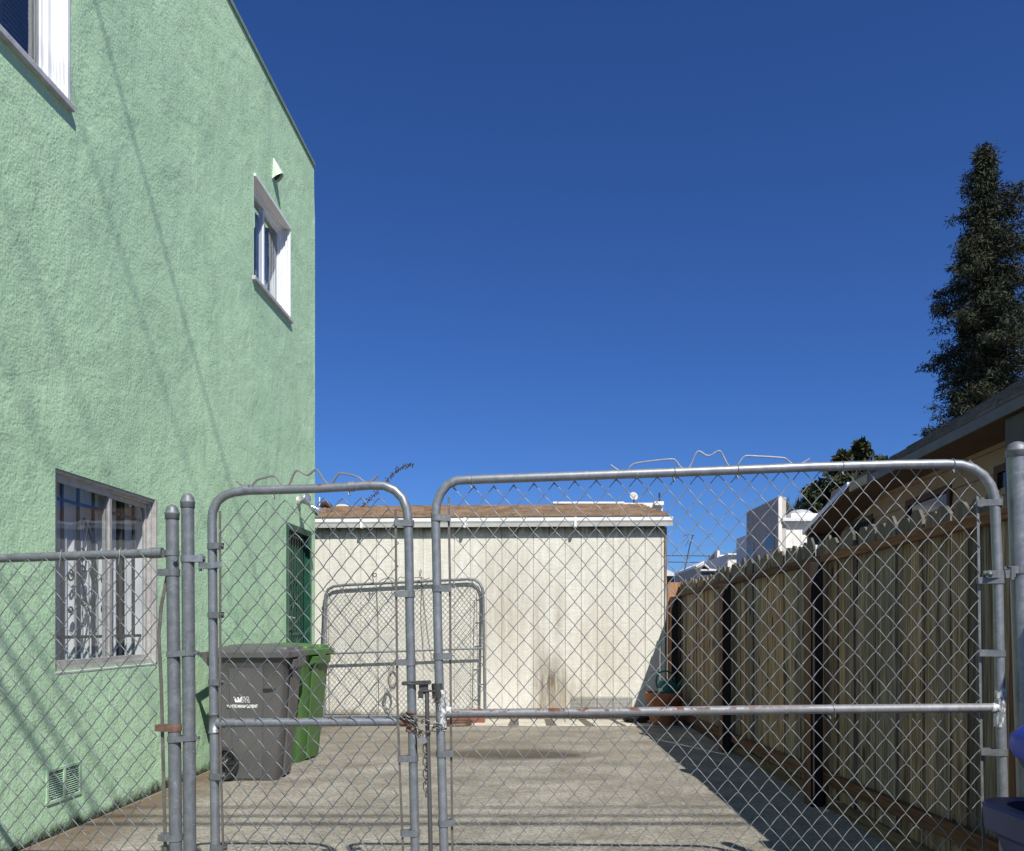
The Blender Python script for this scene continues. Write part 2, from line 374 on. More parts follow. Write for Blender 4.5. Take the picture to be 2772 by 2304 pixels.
DISH = plain('cream_dish_paint', (.52,.50,.44), .6, 0, .08, 6); ROPE = plain('grey_cord', (.16,.15,.13), .8, 0, .2, 50)
BLK = plain('black_cable', (.02,.02,.02), .6, 0, .2, 30); TWIG = plain('dry_vine', (.08,.055,.035), .85, 0, .3, 40)
APRON = plain('pale_concrete', (.46,.43,.36), .9, 0, .25, 3, .4, 50); EARTH = plain('bare_ground', (.20,.17,.13), .95, 0, .3, .8, .4, 20)

# ================================================================== THE SETTING
m = MB(); m.add([(-400,-400,-.004),(400,-400,-.004),(400,900,-.004),(-400,900,-.004)], [(0,1,2,3)]); tag(m.build('ground', EARTH, fix=False), kind='structure')
m = MB(); m.add([(-3.0,-3,0),(2.3,-3,0),(2.3,11.4,0),(-2.36,11.4,0),(-2.93,0,0)], [(0,1,2,3,4)]); tag(m.build('driveway', DRIVE, fix=False), kind='structure')
m = MB(); m.add([(-1.0,10.25,.004),(-.4,10.32,.004),(.4,10.22,.004),(1.2,10.3,.004),(2.05,10.2,.004),(2.05,11.1,.004),(-1.0,11.22,.004)], [(0,1,2,3,4,5,6)]); tag(m.build('concrete_apron', APRON, fix=False), kind='structure')
m = MB()
for px, w1, w2 in ((1393,.05,.07), (1484,.05,.07), (1575,.05,.06), (1655,.03,.03)):
    a = at(px, 1948, 11.0); b = Vector((a.x + (px-1440)*.00035, 10.3, 0)); 
    m.add([(a.x-w1,11.0,.008),(a.x+w1,11.0,.008),(b.x+w2,10.3,.008),(b.x-w2,10.3,.008)], [(0,1,2,3)])
tag(m.build('tar_strips', plain('old_tar', (.11,.10,.085), .9, 0, .4, 20), fix=False), kind='structure')

m = MB(); P_ = smooth_path([Vector((at(x,y,1).x*1.24/((y-HY)/F), 1.24/((y-HY)/F), .003)) for x, y in ((1255,2027),(1290,2010),(1330,2001),(1370,1992),(1395,1980))], 2)
for i in range(len(P_)-1): m.add([P_[i]+Vector((0,-.012,0)), P_[i+1]+Vector((0,-.010,0)), P_[i+1]+Vector((0,.010,0)), P_[i]+Vector((0,.014,0))], [(0,1,2,3)])
tag(m.build('paint_streak', plain('pale_scrape', (.55,.53,.46), .9, 0, .3, 30), fix=False), kind='structure')
# ------------------------------------------------------------------ green apartment building
K = .0453; kn = math.hypot(1, K)
HM = Matrix(((1/kn, K/kn, 0, -2.935), (-K/kn, 1/kn, 0, 0), (0,0,1,0), (0,0,0,1)))   # local (out from wall, along wall, up)
def WP(px, py):
    Y = 2.935/(K + (CX-px)/F); u = Y*kn - (-2.935*0); return Y*kn, H + (HY-py)/F*Y
house = thing('apartment_building', (-2.935, 5, 0), 'tall two-storey building of rough mint green stucco left of the driveway', 'building')
ops = {'win_low': (4.94, 6.22, .965, 2.18), 'win_a': (3.55, 5.05, 4.42, 5.95), 'win_b': (8.25, 9.38, 4.70, 5.71), 'door': (9.27, 10.22, 0.0, 2.40), 'vent': (4.86, 5.19, .205, .385)}
U0, U1, ZT = .9, 10.36, 6.99
us = sorted({U0, U1} | {v for o in ops.values() for v in o[:2]}); zs = sorted({0.0, ZT, 6.55} | {v for o in ops.values() for v in o[2:]})
m = MB()
for i in range(len(us)-1):
    for j in range(len(zs)-1):
        uc, zc = (us[i]+us[i+1])/2, (zs[j]+zs[j+1])/2
        if any(o[0] < uc < o[1] and o[2] < zc < o[3] for o in ops.values()): continue
        m.add([(0,us[i],zs[j]),(0,us[i+1],zs[j]),(0,us[i+1],zs[j+1]),(0,us[i],zs[j+1])], [(0,1,2,3)])
for k, (a, b, c, d) in ops.items():
    dp = -.22 if k != 'vent' else -.10
    m.add([(0,a,c),(0,b,c),(0,b,d),(0,a,d),(dp,a,c),(dp,b,c),(dp,b,d),(dp,a,d)], [(0,1,5,4),(1,2,6,5),(2,3,7,6),(3,0,4,7)])
# far end: slightly thicker below the parapet
m.add([(0,U1,0),(0,U1+.045,0),(0,U1+.045,6.33),(0,U1+.01,6.62),(0,U1,ZT),(-9,U1,0),(-9,U1+.045,0),(-9,U1+.045,6.33),(-9,U1+.01,6.62),(-9,U1,ZT)],
      [(0,1,2,3,4),(1,6,7,2),(2,7,8,3),(3,8,9,4)])
m.add([(0,U0,0),(-9,U0,0),(-9,U0,ZT),(0,U0,ZT),(-9,U1,0),(-9,U1,ZT)], [(0,1,2,3),(1,4,5,2)])
m.add([(-.25,U0+.25,ZT),(-.25,U1-.25,ZT),(0,U1,ZT),(0,U0,ZT),(-9,U1,ZT),(-9,U0,ZT),(-8.75,U1-.25,ZT),(-8.75,U0+.25,ZT)], [(0,1,2,3),(1,6,4,2),(6,7,5,4),(7,0,3,5)])
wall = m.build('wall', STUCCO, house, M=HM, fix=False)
m = MB(); m.box(-8.8,-.3,U0+.25,U1-.25,6.55,6.6); m.build('roof', EARTH, house, M=HM)
m = MB()
u = U0
while u < U1:
    e = min(u+2.4, U1+.02); m.box(-.28,.014,u,e-.012,ZT,ZT+.016); m.box(.004,.016,u,e-.012,ZT-.03,ZT+.001); u = e
m.build('parapet_cap', plain('dull_flashing', (.20,.30,.23), .6, .2), house, M=HM)
def slider(op, mat, depth, name, fr=.045, mull=.5, sash_out=True, glassm=GLASS):
    a, b, c, d = ops[op]
    m = MB(); x0, x1 = -depth-.05, -depth
    m.box(x0,x1,a,a+fr,c,d); m.box(x0,x1,b-fr,b,c,d); m.box(x0,x1,a+fr,b-fr,d-fr,d); m.box(x0,x1,a+fr,b-fr,c,c+fr)
    m.box(x1,x1+.012,a+.003,a+fr*.45,c+.003,d-.003); m.box(x1,x1+.012,b-fr*.45,b-.003,c+.003,d-.003); m.box(x1,x1+.012,a+fr*.45,b-fr*.45,d-fr*.45,d-.003)
    win = m.build('window', None, house, M=HM); win.data.materials.append(mat); bv = win.modifiers.new('bevel','BEVEL'); bv.width=.003; bv.segments=2
    mid = lerp(a, b, mull)
    for (p, q, off) in ((a+fr, mid+.02, .004), (mid-.02, b-fr, -.022)):
        s_ = MB(); t = .032; xa, xb = x0+.012+off+.012, x0+.034+off+.012
        s_.box(xa,xb,p,p+t,c+fr,d-fr); s_.box(xa,xb,q-t,q,c+fr,d-fr); s_.box(xa,xb,p+t,q-t,d-fr-t,d-fr); s_.box(xa,xb,p+t,q-t,c+fr,c+fr+t)
        s_.build('sash', mat, win, M=HM, bevel=.002)
        g = MB(); xm = (xa+xb)/2; g.add([(xm,p+t,c+fr+t),(xm,q-t,c+fr+t),(xm,q-t,d-fr-t),(xm,p+t,d-fr-t)], [(0,1,2,3)]); g.build('pane', glassm, win, M=HM, fix=False)
    return win
def curtain(win, y0, y1, z0, z1, x, amp, per, mat, name='curtain', seed=1):
    rnd = random.Random(seed); n = int((y1-y0)/per*12); g = MB(); vs = []; ph = 0
    for i in range(n+1):
        ph += 2*math.pi/12*rnd.uniform(.6,1.4); y = lerp(y0, y1, i/n)
        for z in (z0, z1): vs.append((x + amp*math.sin(ph)*(1 if z == z0 else .8), y, z))
    g.add(vs, [(2*i,2*i+2,2*i+3,2*i+1) for i in range(n)], True)
    return g.build(name, mat, win, M=HM, fix=False)
w1 = slider('win_low', ALU, .032, 'window', .036, .53)
curtain(w1, 4.95, 5.68, .97, 2.17, -.165, .018, .085, CURT, seed=4)
curtain(w1, 5.66, 5.95, .97, 2.17, -.165, .016, .075, CURT, seed=9)
curtain(w1, 6.04, 6.22, .97, 2.17, -.16, .014, .075, CURT, seed=11)
m = MB(); yb = [5.02+.178*i for i in range(7)]
for y in yb: m.bar((-.115,y,.99), (-.115,y,2.16), .016, .016, (1,0,0))
for z in (1.17, 2.03): m.bar((-.115,4.95,z), (-.115,6.21,z), .008, .02, (1,0,0))
def scroll(cy, cz, s, fl=1, fv=1):
    pts = []
    for i in range(26):
        a = i/25*2.6*math.pi; r_ = s*(1 - .72*i/25); pts.append((-.115, cy + fl*r_*math.sin(a), cz + fv*(r_*math.cos(a))))
    return pts
cy = 5.49
for (dy, z, s_, fl, fv) in ((-.07,1.70,.045,1,1),(.07,1.70,.045,-1,1),(-.075,1.60,.05,1,-1),(.075,1.60,.05,-1,-1),(-.2,1.56,.04,1,1),(.2,1.56,.04,-1,1),(.22,1.66,.032,-1,-1),
                           (-.05,1.40,.036,1,1),(.06,1.40,.036,-1,1),(-.2,1.34,.03,1,-1),(-.05,1.92,.028,1,1),(.05,1.92,.028,-1,1),(.2,1.36,.035,-1,-1)):
    m.tube(scroll(cy+dy, z, s_, fl, fv), .006, 5)
for (a, b) in (((cy-.11,1.60),(cy,1.90)),((cy+.11,1.60),(cy,1.90)),((cy-.11,1.60),(cy,1.36)),((cy+.11,1.60),(cy,1.36)),((cy-.1,1.2),(cy,1.36)),((cy+.1,1.2),(cy,1.36))):
    m.tube([(-.115,a[0],a[1]), (-.115,(a[0]+b[0])/2+.012,(a[1]+b[1])/2), (-.115,b[0],b[1])], .006, 5)
m.build('security_bars', IRON, w1, M=HM)
m = MB(); m.box(-.031,.006,6.190,6.217,.967,2.176); m.box(-.031,-.008,4.945,6.185,2.158,2.178); m.build('lining', ALU, w1, M=HM, bevel=.003)
m = MB(); m.box(-.07,.002,4.945,6.215,.949,.963); m.build('sill', SILLM, w1, M=HM, bevel=.003)
m = MB(); m.box(-.215,-.084,6.203,6.2185,.967,2.176); m.build('inner_lining', CURT, w1, M=HM)
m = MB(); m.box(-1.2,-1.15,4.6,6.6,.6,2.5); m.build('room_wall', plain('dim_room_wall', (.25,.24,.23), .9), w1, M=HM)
w2 = slider('win_a', VINYL, .075, 'window', .06, .35, glassm=DARKGLASS)
w3 = slider('win_b', VINYL, .075, 'window', .05, .45, glassm=GLASS)
for ww, op in ((w2, 'win_a'), (w3, 'win_b')):
    a, b, c, d = ops[op]
    m = MB(); m.box(-.07,.034,a-.045,b+.04,c-.040,c+.003); m.build('sill', SILLM, ww, M=HM, bevel=.006)
    m = MB(); t = .028                                     # painted lining and thin outer trim
    m.box(-.073,.012,b-.002,b+t,c+.004,d+t); m.box(-.073,-.001,a+.0025,a+.012,c+.004,d-.005); m.box(-.073,.020,a+.003,b-.003,d-.004,d+t*.8)
    for k in range(3): m.box(-.066+.024*k,-.056+.024*k,b-.016,b-.0025,c+.006,d-.006)
    m.box(-.215,-.13,b-.016,b-.0015,c+.002,d-.002)
    m.build('lining', VINYL, ww, M=HM, bevel=.003)
m = MB()
for k in range(46):
    z = 4.50 + k*.030; m.box(-.20,-.185,3.64,4.98,z,z+.021)
m.tube([(-.18,4.72,4.47),(-.18,4.72,5.9)], .004, 5); m.build('blind', BLIND, w2, M=HM)
curtain(w3, 8.30, 8.72, 4.73, 5.7, -.22, .014, .06, plain('grey_drape', (.33,.32,.30), .9), seed=3)
curtain(w3, 8.95, 9.34, 4.73, 5.7, -.24, .016, .07, plain('pale_drape', (.5,.52,.53), .9), seed=5)
# vent hood, crawl-space vent, flood light
c0 = HM @ Vector((0, 8.83, 6.0))
vh = MB(); prof = [(-.062,0),(-.058,.052),(-.037,.09),(0,.103),(.037,.09),(.058,.052),(.062,0)]
r0 = [(.004 + q, 8.85+p, 5.97 + q*.75) for p, q in prof]; r1 = [(.003+q*.12, 8.85+p*.5, 6.20) for p, q in prof]
ri = [(max(.002, .004+q*.93), 8.85+p*.93, 5.972 + q*.75) for p, q in prof]; rj = [(max(.0015, q*.8), 8.85+p*.85, 6.0 + q*.72) for p, q in prof]
vh.loft([r1, r0, ri, rj], cap=False)
vh.build('vent_hood', plain('pale_green_metal', (.50,.66,.50), .5, .1), house, M=HM)
m = MB(); m.add(rj, [tuple(range(len(rj)))]); m.build('vent_opening', BLK, house, M=HM)
m = MB(); a, b, c, d = ops['vent']
m.box(-.02,.008,a-.012,a+.006,c-.012,d+.012); m.box(-.02,.008,b-.006,b+.012,c-.012,d+.012); m.box(-.02,.008,a+.006,b-.006,d-.004,d+.012); m.box(-.02,.008,a+.006,b-.006,c-.012,c+.004); m.box(-.02,.010,5.015,5.035,c+.004,d-.004)
for k in range(13):
    z = c+.008+k*.0133
    for y0, y1 in ((a+.006,5.015),(5.035,b-.006)): m.obox((-.004,(y0+y1)/2,z), (.007,0,-.004), (0,(y1-y0)/2,0), (.0008,0,.0012))
m.build('crawl_vent', plain('vent_green_paint', (.36,.52,.37), .7), house, M=HM)
m = MB(); m.box(-.102,-.098,a,b,c,d); m.build('vent_backing', BLK, house, M=HM)
fl = MB(); fl.lathe((0,0,0), [(0,.03),(.055,.03),(.06,.0)], 20, 'x'); fl.tube([(.03,0,0),(.06,.0,-.02),(.10,.03,-.03)], .014, 8); fl.tube([(.03,0,0),(.06,-.03,-.01),(.09,-.06,.0)], .014, 8)
FM = HM @ Matrix.Translation((0, 9.70, 2.70)); lampb = fl.build('flood_light', plain('lamp_base_grey', (.5,.5,.48), .4, .3), house, M=FM)
def bulb(a, b, r_):
    a, b = Vector(a), Vector(b); g = MB(); L = b-a
    g.tube([a, a+L*.25, a+L*.45, a+L*.75, a+L*.92, b], [.018,.02,.034,r_*.95,r_,r_*.6], 16)
    g.build('lamp_bulb', plain('silvered_bulb', (.55,.57,.58), .15, .7, .3, 30), lampb, M=FM)
bulb((.09,.02,-.02), (.24,.10,-.13), .058); bulb((.05,-.03,.0), (.14,-.09,.02), .058)
# door
a, b, c, d = ops['door']
m = MB(); t = .07
m.box(-.10,.012,a,a+t,c,d); m.box(-.10,.012,b-t,b,c,d); m.box(-.10,.012,a+t,b-t,d-t,d); m.box(-.12,.02,a+t,b-t,0,.14)
door = m.build('door', GREEND, house, M=HM, bevel=.003)
m = MB(); m.box(-.09,-.07,a+t,b-t,.14,d-t); m.build('door_panel', GREENM, door, M=HM)
m = MB()
for k in range(9):
    y = lerp(a+t+.02, b-t-.02, k/8); m.bar((-.052,y,.16), (-.052,y,d-t-.01), .014, .014, (1,0,0))
for z in (.2, 1.15, d-t-.05): m.bar((-.058,a+t,z), (-.058,b-t,z), .02, .03, (1,0,0))
cyd = (a+b)/2
for s1 in (-1,1):
    for zz in (1.55,1.75): m.tube([(-.05,cyd+s1*q[0],zz+q[1]) for q in ((0,0),(.12,.12),(.19,.02),(.13,-.08),(.07,0))], .006, 5)
    m.tube([(-.05,cyd+s1*.02,1.0),(-.05,cyd+s1*.2,1.25),(-.05,cyd+s1*.04,1.5)], .006, 5)
m.build('door_bars', GREEND, door, M=HM)
m = MB(); m.lathe((-.05,a+.14,1.34), [(0,.012),(.03,.012),(.032,0)], 16, 'x'); m.tube([(-.04,a+.14,1.34),(.015,a+.14,1.34),(.02,a+.18,1.335),(.018,a+.25,1.335)], .009, 8); m.build('handle', STEEL, door, M=HM)
m = MB(); m.lathe((-.05,a+.14,1.255), [(0,.03),(.028,.03),(.032,.02),(.034,0)], 18, 'x'); m.box(-.055,-.045,a+.11,a+.17,1.20,1.40); m.build('deadbolt', STEEL, door, M=HM)

# ------------------------------------------------------------------ shed
SM = Matrix(((1/kn, K/kn, 0, .0), (-K/kn, 1/kn, 0, 11.10), (0,0,1,0), (0,0,0,1)))
shed = thing('shed', (0, 11.1, 0), 'cream white wooden shed with grooved vertical siding at the driveway end', 'shed')
XR = (1800-CX)/F*11.02; XL = -4.6; ZE = 2.60
m = MB(); g = .0055; x = XR; pts = []
pitch = .2115; xs = []
x = XR - .05
while x > XL: xs.append(x); x -= pitch
prof = [(XR,0)]
for x in xs: prof += [(x+g,0),(x+g*.6,.012),(x-g*.6,.012),(x-g,0)]
prof += [(XL,0)]
n = len(prof); m.add([(p[0],p[1],z) for z in (.05, ZE) for p in prof], [(i,i+1,n+i+1,n+i) for i in range(n-1)])
m.add([(XR,0,.05),(XR,5,.05),(XR,5,2.75),(XR,1.2,2.85),(XR,0,ZE)], [(0,1,2,3,4)]); m.add([(XL,0,.05),(XL,5,.05),(XL,5,ZE),(XL,0,ZE)], [(0,1,2,3)])
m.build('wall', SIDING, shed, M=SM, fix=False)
m = MB(); m.box(XL,XR-.01,.03,5,0,.05); m.build('foundation', EARTH, shed, M=SM)
m = MB(); m.box(XR-.004,XR+.022,-.022,.07,.06,ZE-.05)
m.build('corner_trim', wood('peeling_corner_trim', (.34,.22,.14), (.62,.58,.5), (.20,.12,.08), False, False), shed, M=SM, bevel=.003)
# roof: low front slope of brown shingle courses
m = MB(); y0, z0 = -.07, 2.695; rise = .255; ncs = 9; Ls = 1.25
for i in range(ncs):
    ya, yb_ = lerp(y0, Ls, i/ncs), lerp(y0, Ls, (i+1)/ncs)+.02
    za = z0 + (ya-y0)*rise; zb = z0 + (yb_-y0)*rise
    xr_ = XR + .055 - i*.026; x = XL-.2; rr_ = random.Random(i)
    while x < xr_ - .02:
        e = min(xr_, x + rr_.uniform(.22,.42)); dz = rr_.uniform(0,.006)
        m.add([(x,ya,za+.024+dz),(e-.004,ya,za+.024+dz),(e-.004,yb_,zb+.006),(x,yb_,zb+.006),(x,ya,za),(e-.004,ya,za)], [(0,1,2,3),(4,5,1,0)]); x = e
m.add([(XL-.2,y0,z0-.01),(XR+.055,y0,z0-.01),(XR-.19,Ls,z0-.01+(Ls-y0)*rise),(XL-.2,Ls,z0-.01+(Ls-y0)*rise),(XR-.19,5,ZE+.3),(XL-.2,5,ZE+.3)], [(0,1,2,3),(3,2,4,5)])
m.build('roof', ROOFB, shed, M=SM, fix=False)
m = MB(); m.box(XL,XR+.02,-.075,-.05,2.66,2.682); m.box(XL,XR+.03,-.055,.0,2.60,2.68); m.build('fascia', FASC, shed, M=SM, bevel=.003)
m = MB(); m.box(XL,XR+.045,-.086,-.072,2.672,2.692); m.build('drip_edge', plain('dark_metal_edge', (.06,.07,.075), .4, .4), shed, M=SM)
gp = [(-.058,2.675),(-.060,2.56),(-.115,2.552),(-.135,2.60),(-.15,2.625),(-.15,2.668),(-.140,2.668),(-.140,2.63),(-.12,2.57),(-.07,2.572),(-.068,2.675)]
m = MB(); m.loft([[(x, p[0], p[1]) for p in gp] for x in (XL, XR+.085)]); 
for x in (-2.0, -.62, .84): m.box(x-.016,x+.016,-.156,-.056,2.545,2.674)
m.build('gutter', GUTM, shed, M=SM, bevel=.002)
# hardware cloth tacked along the base
hc = MB(); x0, x1 = (1545-CX)/F*11.05, (1712-CX)/F*11.05
k = 0
while x0 + k*.018 < x1: hc.box(x0+k*.018, x0+k*.018+.0022, -.012,-.009, .03,.30); k += 1
for j in range(16): hc.box(x0, x1, -.0145,-.0122, .03+j*.018, .0322+j*.018)
tag(hc.build('wire_cloth', WIREL, M=SM), 'fine square wire cloth tacked low on the cream shed wall', 'wire cloth')
tb = MB(); tb.box((1225-CX)/F*11,(1705-CX)/F*11.0,-.05,-.02,.028,.05); tag(tb.build('base_strip', BLK, M=SM), 'thin black strip lying along the foot of the shed wall', 'strip')

# ------------------------------------------------------------------ chain link helper
def link(o, U, V, N, wdt, hgt, p, q, r, inside=None, bow=0.0, d=.003, n=5, seg=4, wob=.0015, seed=1, phase=0, topknot=True):
    g = MB(); rnd = random.Random(seed); nw = int(round(wdt/(p/2))); nv = int(hgt/(q/2)) + 1
    jit = {}
    def V0(c, j):
        if (c, j) not in jit:
            s_ = math.sin(c*.37+j*.21+seed)*wob*1.2 + math.sin(c*.11-j*.17)*wob
            jit[(c, j)] = (rnd.uniform(-wob, wob)+s_, rnd.uniform(-wob, wob)+s_*.6)
        a, b = jit[(c, j)]; return c*p/2 + a, hgt - j*q/2 + b
    for k in range(nw):
        run = []
        def flush():
            if len(run) > 1: g.tube(run, r, n, caps=False)
        for j in range(nv):
            c0 = k if (j+k+phase) % 2 == 0 else k+1; c1 = k if (j+1+k+phase) % 2 == 0 else k+1
            x0, y0 = V0(c0, j); x1, y1 = V0(c1, j+1)
            ok0 = inside is None or inside(x0, y0); ok1 = inside is None or inside(x1, y1)
            if not ok0: continue
            over = r*.9 * (1 if c0 == k+1 else -1); sgn = 1 if c1 > c0 else -1
            if not run: run.append(o + U*(x0+over) + V*y0)
            if j == nv-1 or not ok1:
                if ok0 and j < nv-1:      # cut end
                    xe, ye = lerp(x0, x1, .55), lerp(y0, y1, .55); 
                    if inside(xe, ye): run.append(o + U*xe + V*ye + N*d*sgn)
                flush(); run = []; continue
            L = math.hypot(x1-x0, y1-y0); nx, ny = -(y1-y0)/L, (x1-x0)/L
            for s_ in range(1, seg):
                t = s_/seg; bb = bow*math.sin(math.pi*t)*(1 if sgn > 0 else 1)*sgn
                run.append(o + U*(lerp(x0, x1, t) + nx*bb) + V*(lerp(y0, y1, t) + ny*bb) + N*(d*sgn*math.sin(math.pi*t)**.5))
            over = r*.9 * (1 if c1 == k+1 else -1); run.append(o + U*(x1+over) + V*y1)
            if topknot and j == 0:
                a_ = o + U*x0 + V*(y0+.004); b_ = o + U*lerp(x0, x1, .32) + V*lerp(y0, y1, .32)
                g.tube([a_ + N*.003, (a_+b_)/2 - N*.003, b_ + N*.003], r*.9, n)
        flush(); run = []
    return g
# gate line: square to the building
GK = -.045
def GD(px): # depth of the gate line behind a photo column
    k = (px-CX)/F; return (3.24 + GK*.3*-1*-1)/(1 - GK*k) if False else (3.24 + GK*(.3))/(1 - GK*k)
def G(px, py, off=0.0):
    Y = GD(px); return at(px, py, Y) + GN*off
gu = Vector((1, GK, 0)).normalized(); GN = Vector((GK, -1, 0)).normalized()*1.0   # towards the street
GN = Vector((gu.y, -gu.x, 0))
if GN.y > 0: GN = -GN
def tband(g, c, r, h=.018, tongue=None, th=.003, drop=0.0):
    n_ = 18; ring = lambda rr, z: [(c.x + rr*math.cos(2*math.pi*k/n_), c.y + rr*math.sin(2*math.pi*k/n_), z) for k in range(n_)]
    g.loft([ring(r, c.z-h/2), ring(r+th, c.z-h/2), ring(r+th, c.z+h/2), ring(r, c.z+h/2)], cap=False, smooth=False)
    if tongue is not None:
        e = Vector(tongue); dr = (e - c); dr.z = 0; dn = dr.normalized(); sd = Vector((-dn.y, dn.x, 0))
        for s_ in (-1, 1):
            a = c + sd*s_*(r+th*.5); b = Vector((e.x, e.y, c.z)) + sd*s_*.012 + Vector((0,0,drop)); g.bar(a, b + dn*.006, .0038, h, sd)
        b = Vector((e.x, e.y, c.z+drop)); g.tube([b - sd*.014, b + sd*.014], .0065, 8)
def stile_x(pts, py):
    for (x0, y0), (x1, y1) in zip(pts, pts[1:]):
        if y0 <= py <= y1: return lerp(x0, x1, (py-y0)/(y1-y0))
    return pts[-1][0] if py > pts[-1][1] else pts[0][0]
PR = .0178
def gate(name, loc, label, lst, rst, topL, topR, cornL, cornR, cross, bottom, frame_mat, cross_mat):
    g = thing(name, loc, label, 'gate')
    return g
# ---- small gate
sg = thing('walk_gate', G(840, 2400) * 1, 'narrow galvanised chain-link gate with rusty top corner in front of the bins', 'gate')
LS = [(575,1330),(577,1700),(583,2304),(584,2380)]; RS = [(1106,1330),(1110,1700),(1124,2304),(1126,2380)]
zb = 2375
path = [G(LS[-1][0], zb), G(583,2304), G(577,1700), G(575,1480), G(574,1415)] + [G(x, y) for x, y in ((576,1385),(588,1358),(607,1342),(632,1333),(670,1328))] + [G(750,1326), G(850,1323), G(940,1318)] + \
       [G(x, y) for x, y in ((1000,1314),(1040,1315),(1068,1327),(1089,1348),(1101,1376),(1105,1410))] + [G(1107,1480), G(1110,1700), G(1124,2304), G(1126,zb), ]
m = MB(); m.tube(path, PR, 14); m.tube([G(584,zb), G(1126,zb+2)], PR, 12); m.build('frame', GALVS, sg)
m = MB(); m.tube([G(588,1957), G(840,1955), G(1108,1953)], PR*.98, 14); m.build('cross_rail', GALVS, sg)
for px, py, mt_ in ((580,1957,GALV), (1113,1953,RUST)):
    m = MB(); dx = 1 if px < 800 else -1
    m.tube([G(px,py-26), G(px,py-22), G(px,py-21), G(px,py+21), G(px,py+22), G(px+.5,py+27)], [PR+.004,PR+.005,PR+.002,PR+.002,PR+.005,PR+.004], 14)
    m.tube([G(px+dx*8,py), G(px+dx*28,py)], PR+.003, 14); m.build('rail_fitting', mt_, sg)
for x in (668, 952):
    m = MB(); m.tube([G(x-7,1326 if x<800 else 1317), G(x+7,1326 if x<800 else 1317)], PR+.0022, 14); m.build('pipe_sleeve', GALVT, sg)
# mesh hangs on the street side
MO = .014
o = G(600, 2366, MO); wdt = (G(1080, 2366)-o).length + .012; U = (G(1090,2366,MO)-o).normalized(); V = Vector((0,0,1)); hg = (G(600,1358).z - o.z)
def ins_small(x, z):
    zt = hg + .045*(x/wdt) ; cr = .10
    if x < cr: zt -= (cr-x)*.55
    if x > wdt-.06: zt -= (x-(wdt-.06))*1.6
    return z <= zt and x > -.004 and x < wdt+.004 and z > -.02
m = link(o, U, V, GN, wdt, hg+.045, 51*.00145, 61.5*.00145, .0021, ins_small, bow=.0035, d=.004, seg=6, wob=.0018, seed=3)
m.build('chain_link_mesh', WIREL, sg)
for xs_, y0 in (([(600,1385),(601,1600),(601,1900),(603,2100),(611,2345)], 0), ([(1073,1380),(1075,1600),(1078,1900),(1085,2100),(1095,2345)], 0)):
    m = MB(); P_ = [G(x, y, MO+.004) for x, y in xs_]
    for a_, b_ in zip(P_, P_[1:]): m.bar(a_, b_, .0085, .004, gu)
    m.build('tension_bar', TBAR, sg)
for y in (1479, 1665, 1846, 2100, 2292):
    m = MB(); c = G(stile_x(LS, y), y); tband(m, c, PR, .024, G(stile_x([(600,1385),(601,1900),(603,2100),(611,2345)], y), y, MO)); m.build('tension_band', BAND, sg)
for y in (1417, 1608, 1793, 2053, 2254):
    m = MB(); c = G(stile_x(RS, y), y); tband(m, c, PR, .024, G(stile_x([(1073,1380),(1078,1900),(1085,2100),(1095,2345)], y), y, MO)); m.build('tension_band', BAND, sg)
m = MB(); c = G(575,1532); tband(m, c, PR, .024, G(548,1534)); m.tube([G(542,1520), G(542,1546)], .007, 8); m.bar(G(575,1532,.02), G(604,1528,.018), .004, .022, GN); m.build('hinge', GALV, sg)
def tie(px, py, r=PR+.0015, wr=.0016, droop=.018, par=None, mt_=None, tilt=4):
    c = G(px, py); g_ = MB(); pts = []
    for k in range(13):
        a = R(-60 + 300*k/12); pts.append(c + GN*(-r*math.cos(a)) + Vector((0,0,r*math.sin(a))) + gu*(tilt*.001*k/6))
    pts = [pts[0] + Vector((0,0,-droop)) + gu*.003] + pts + [pts[-1] + Vector((0,0,-droop)) - gu*.002]
    g_.tube(pts, wr, 5); g_.tube([c + GN*.012 + Vector((0,0,-r-.004)), c + GN*.014 + Vector((0,0,-r-.016)) + gu*.005], wr*1.6, 5)
    return g_.build('tie_wire', mt_ or WIRE, par)
for px, py in ((740,1327), (944,1318)): tie(px, py, par=sg)
orn = [(140,290),(220,350),(275,352),(320,285),(360,265),(490,235),(520,255),(580,340),(635,342),(690,195),(725,183),(800,235),(830,228),(880,178),(915,188),(990,318),(1045,320),(1100,220),(1130,210),(1270,240),(1310,265),(1350,298),(1410,302),(1480,232)]
def ornament(pts, sc, ox, oy, par, wd, dp, mt_, lift=0):
    P_ = smooth_path([G(ox+x*sc, oy+y*sc-lift) for x, y in pts], 2); g_ = MB(); vs = []; n_ = len(P_)
    for i, p in enumerate(P_):
        t = (P_[min(i+1,n_-1)] - P_[max(i-1,0)]).normalized(); nn = t.cross(GN).normalized()
        for a_, b_ in ((-1,-1),(1,-1),(1,1),(-1,1)): vs.append(p + GN*a_*wd/2 + nn*b_*dp/2)
    g_.loft([vs[4*i:4*i+4] for i in range(n_)]); return g_.build('top_ornament', mt_, par, bevel=.001)
ornament(orn, .2857, 600, 1220, sg, .009, .0068, plain('tarnished_wire', (.22,.21,.20), .5, .4))
for x, y in ((245,345),(608,334),(1022,316),(1380,297)):
    m = MB(); c = G(600+x*.2857, 1220+y*.2857); m.lathe(c + Vector((0,0,-.004)), [(0,.008),(.005,.007),(.006,0)], 8); m.build('rivet', RUST, sg)
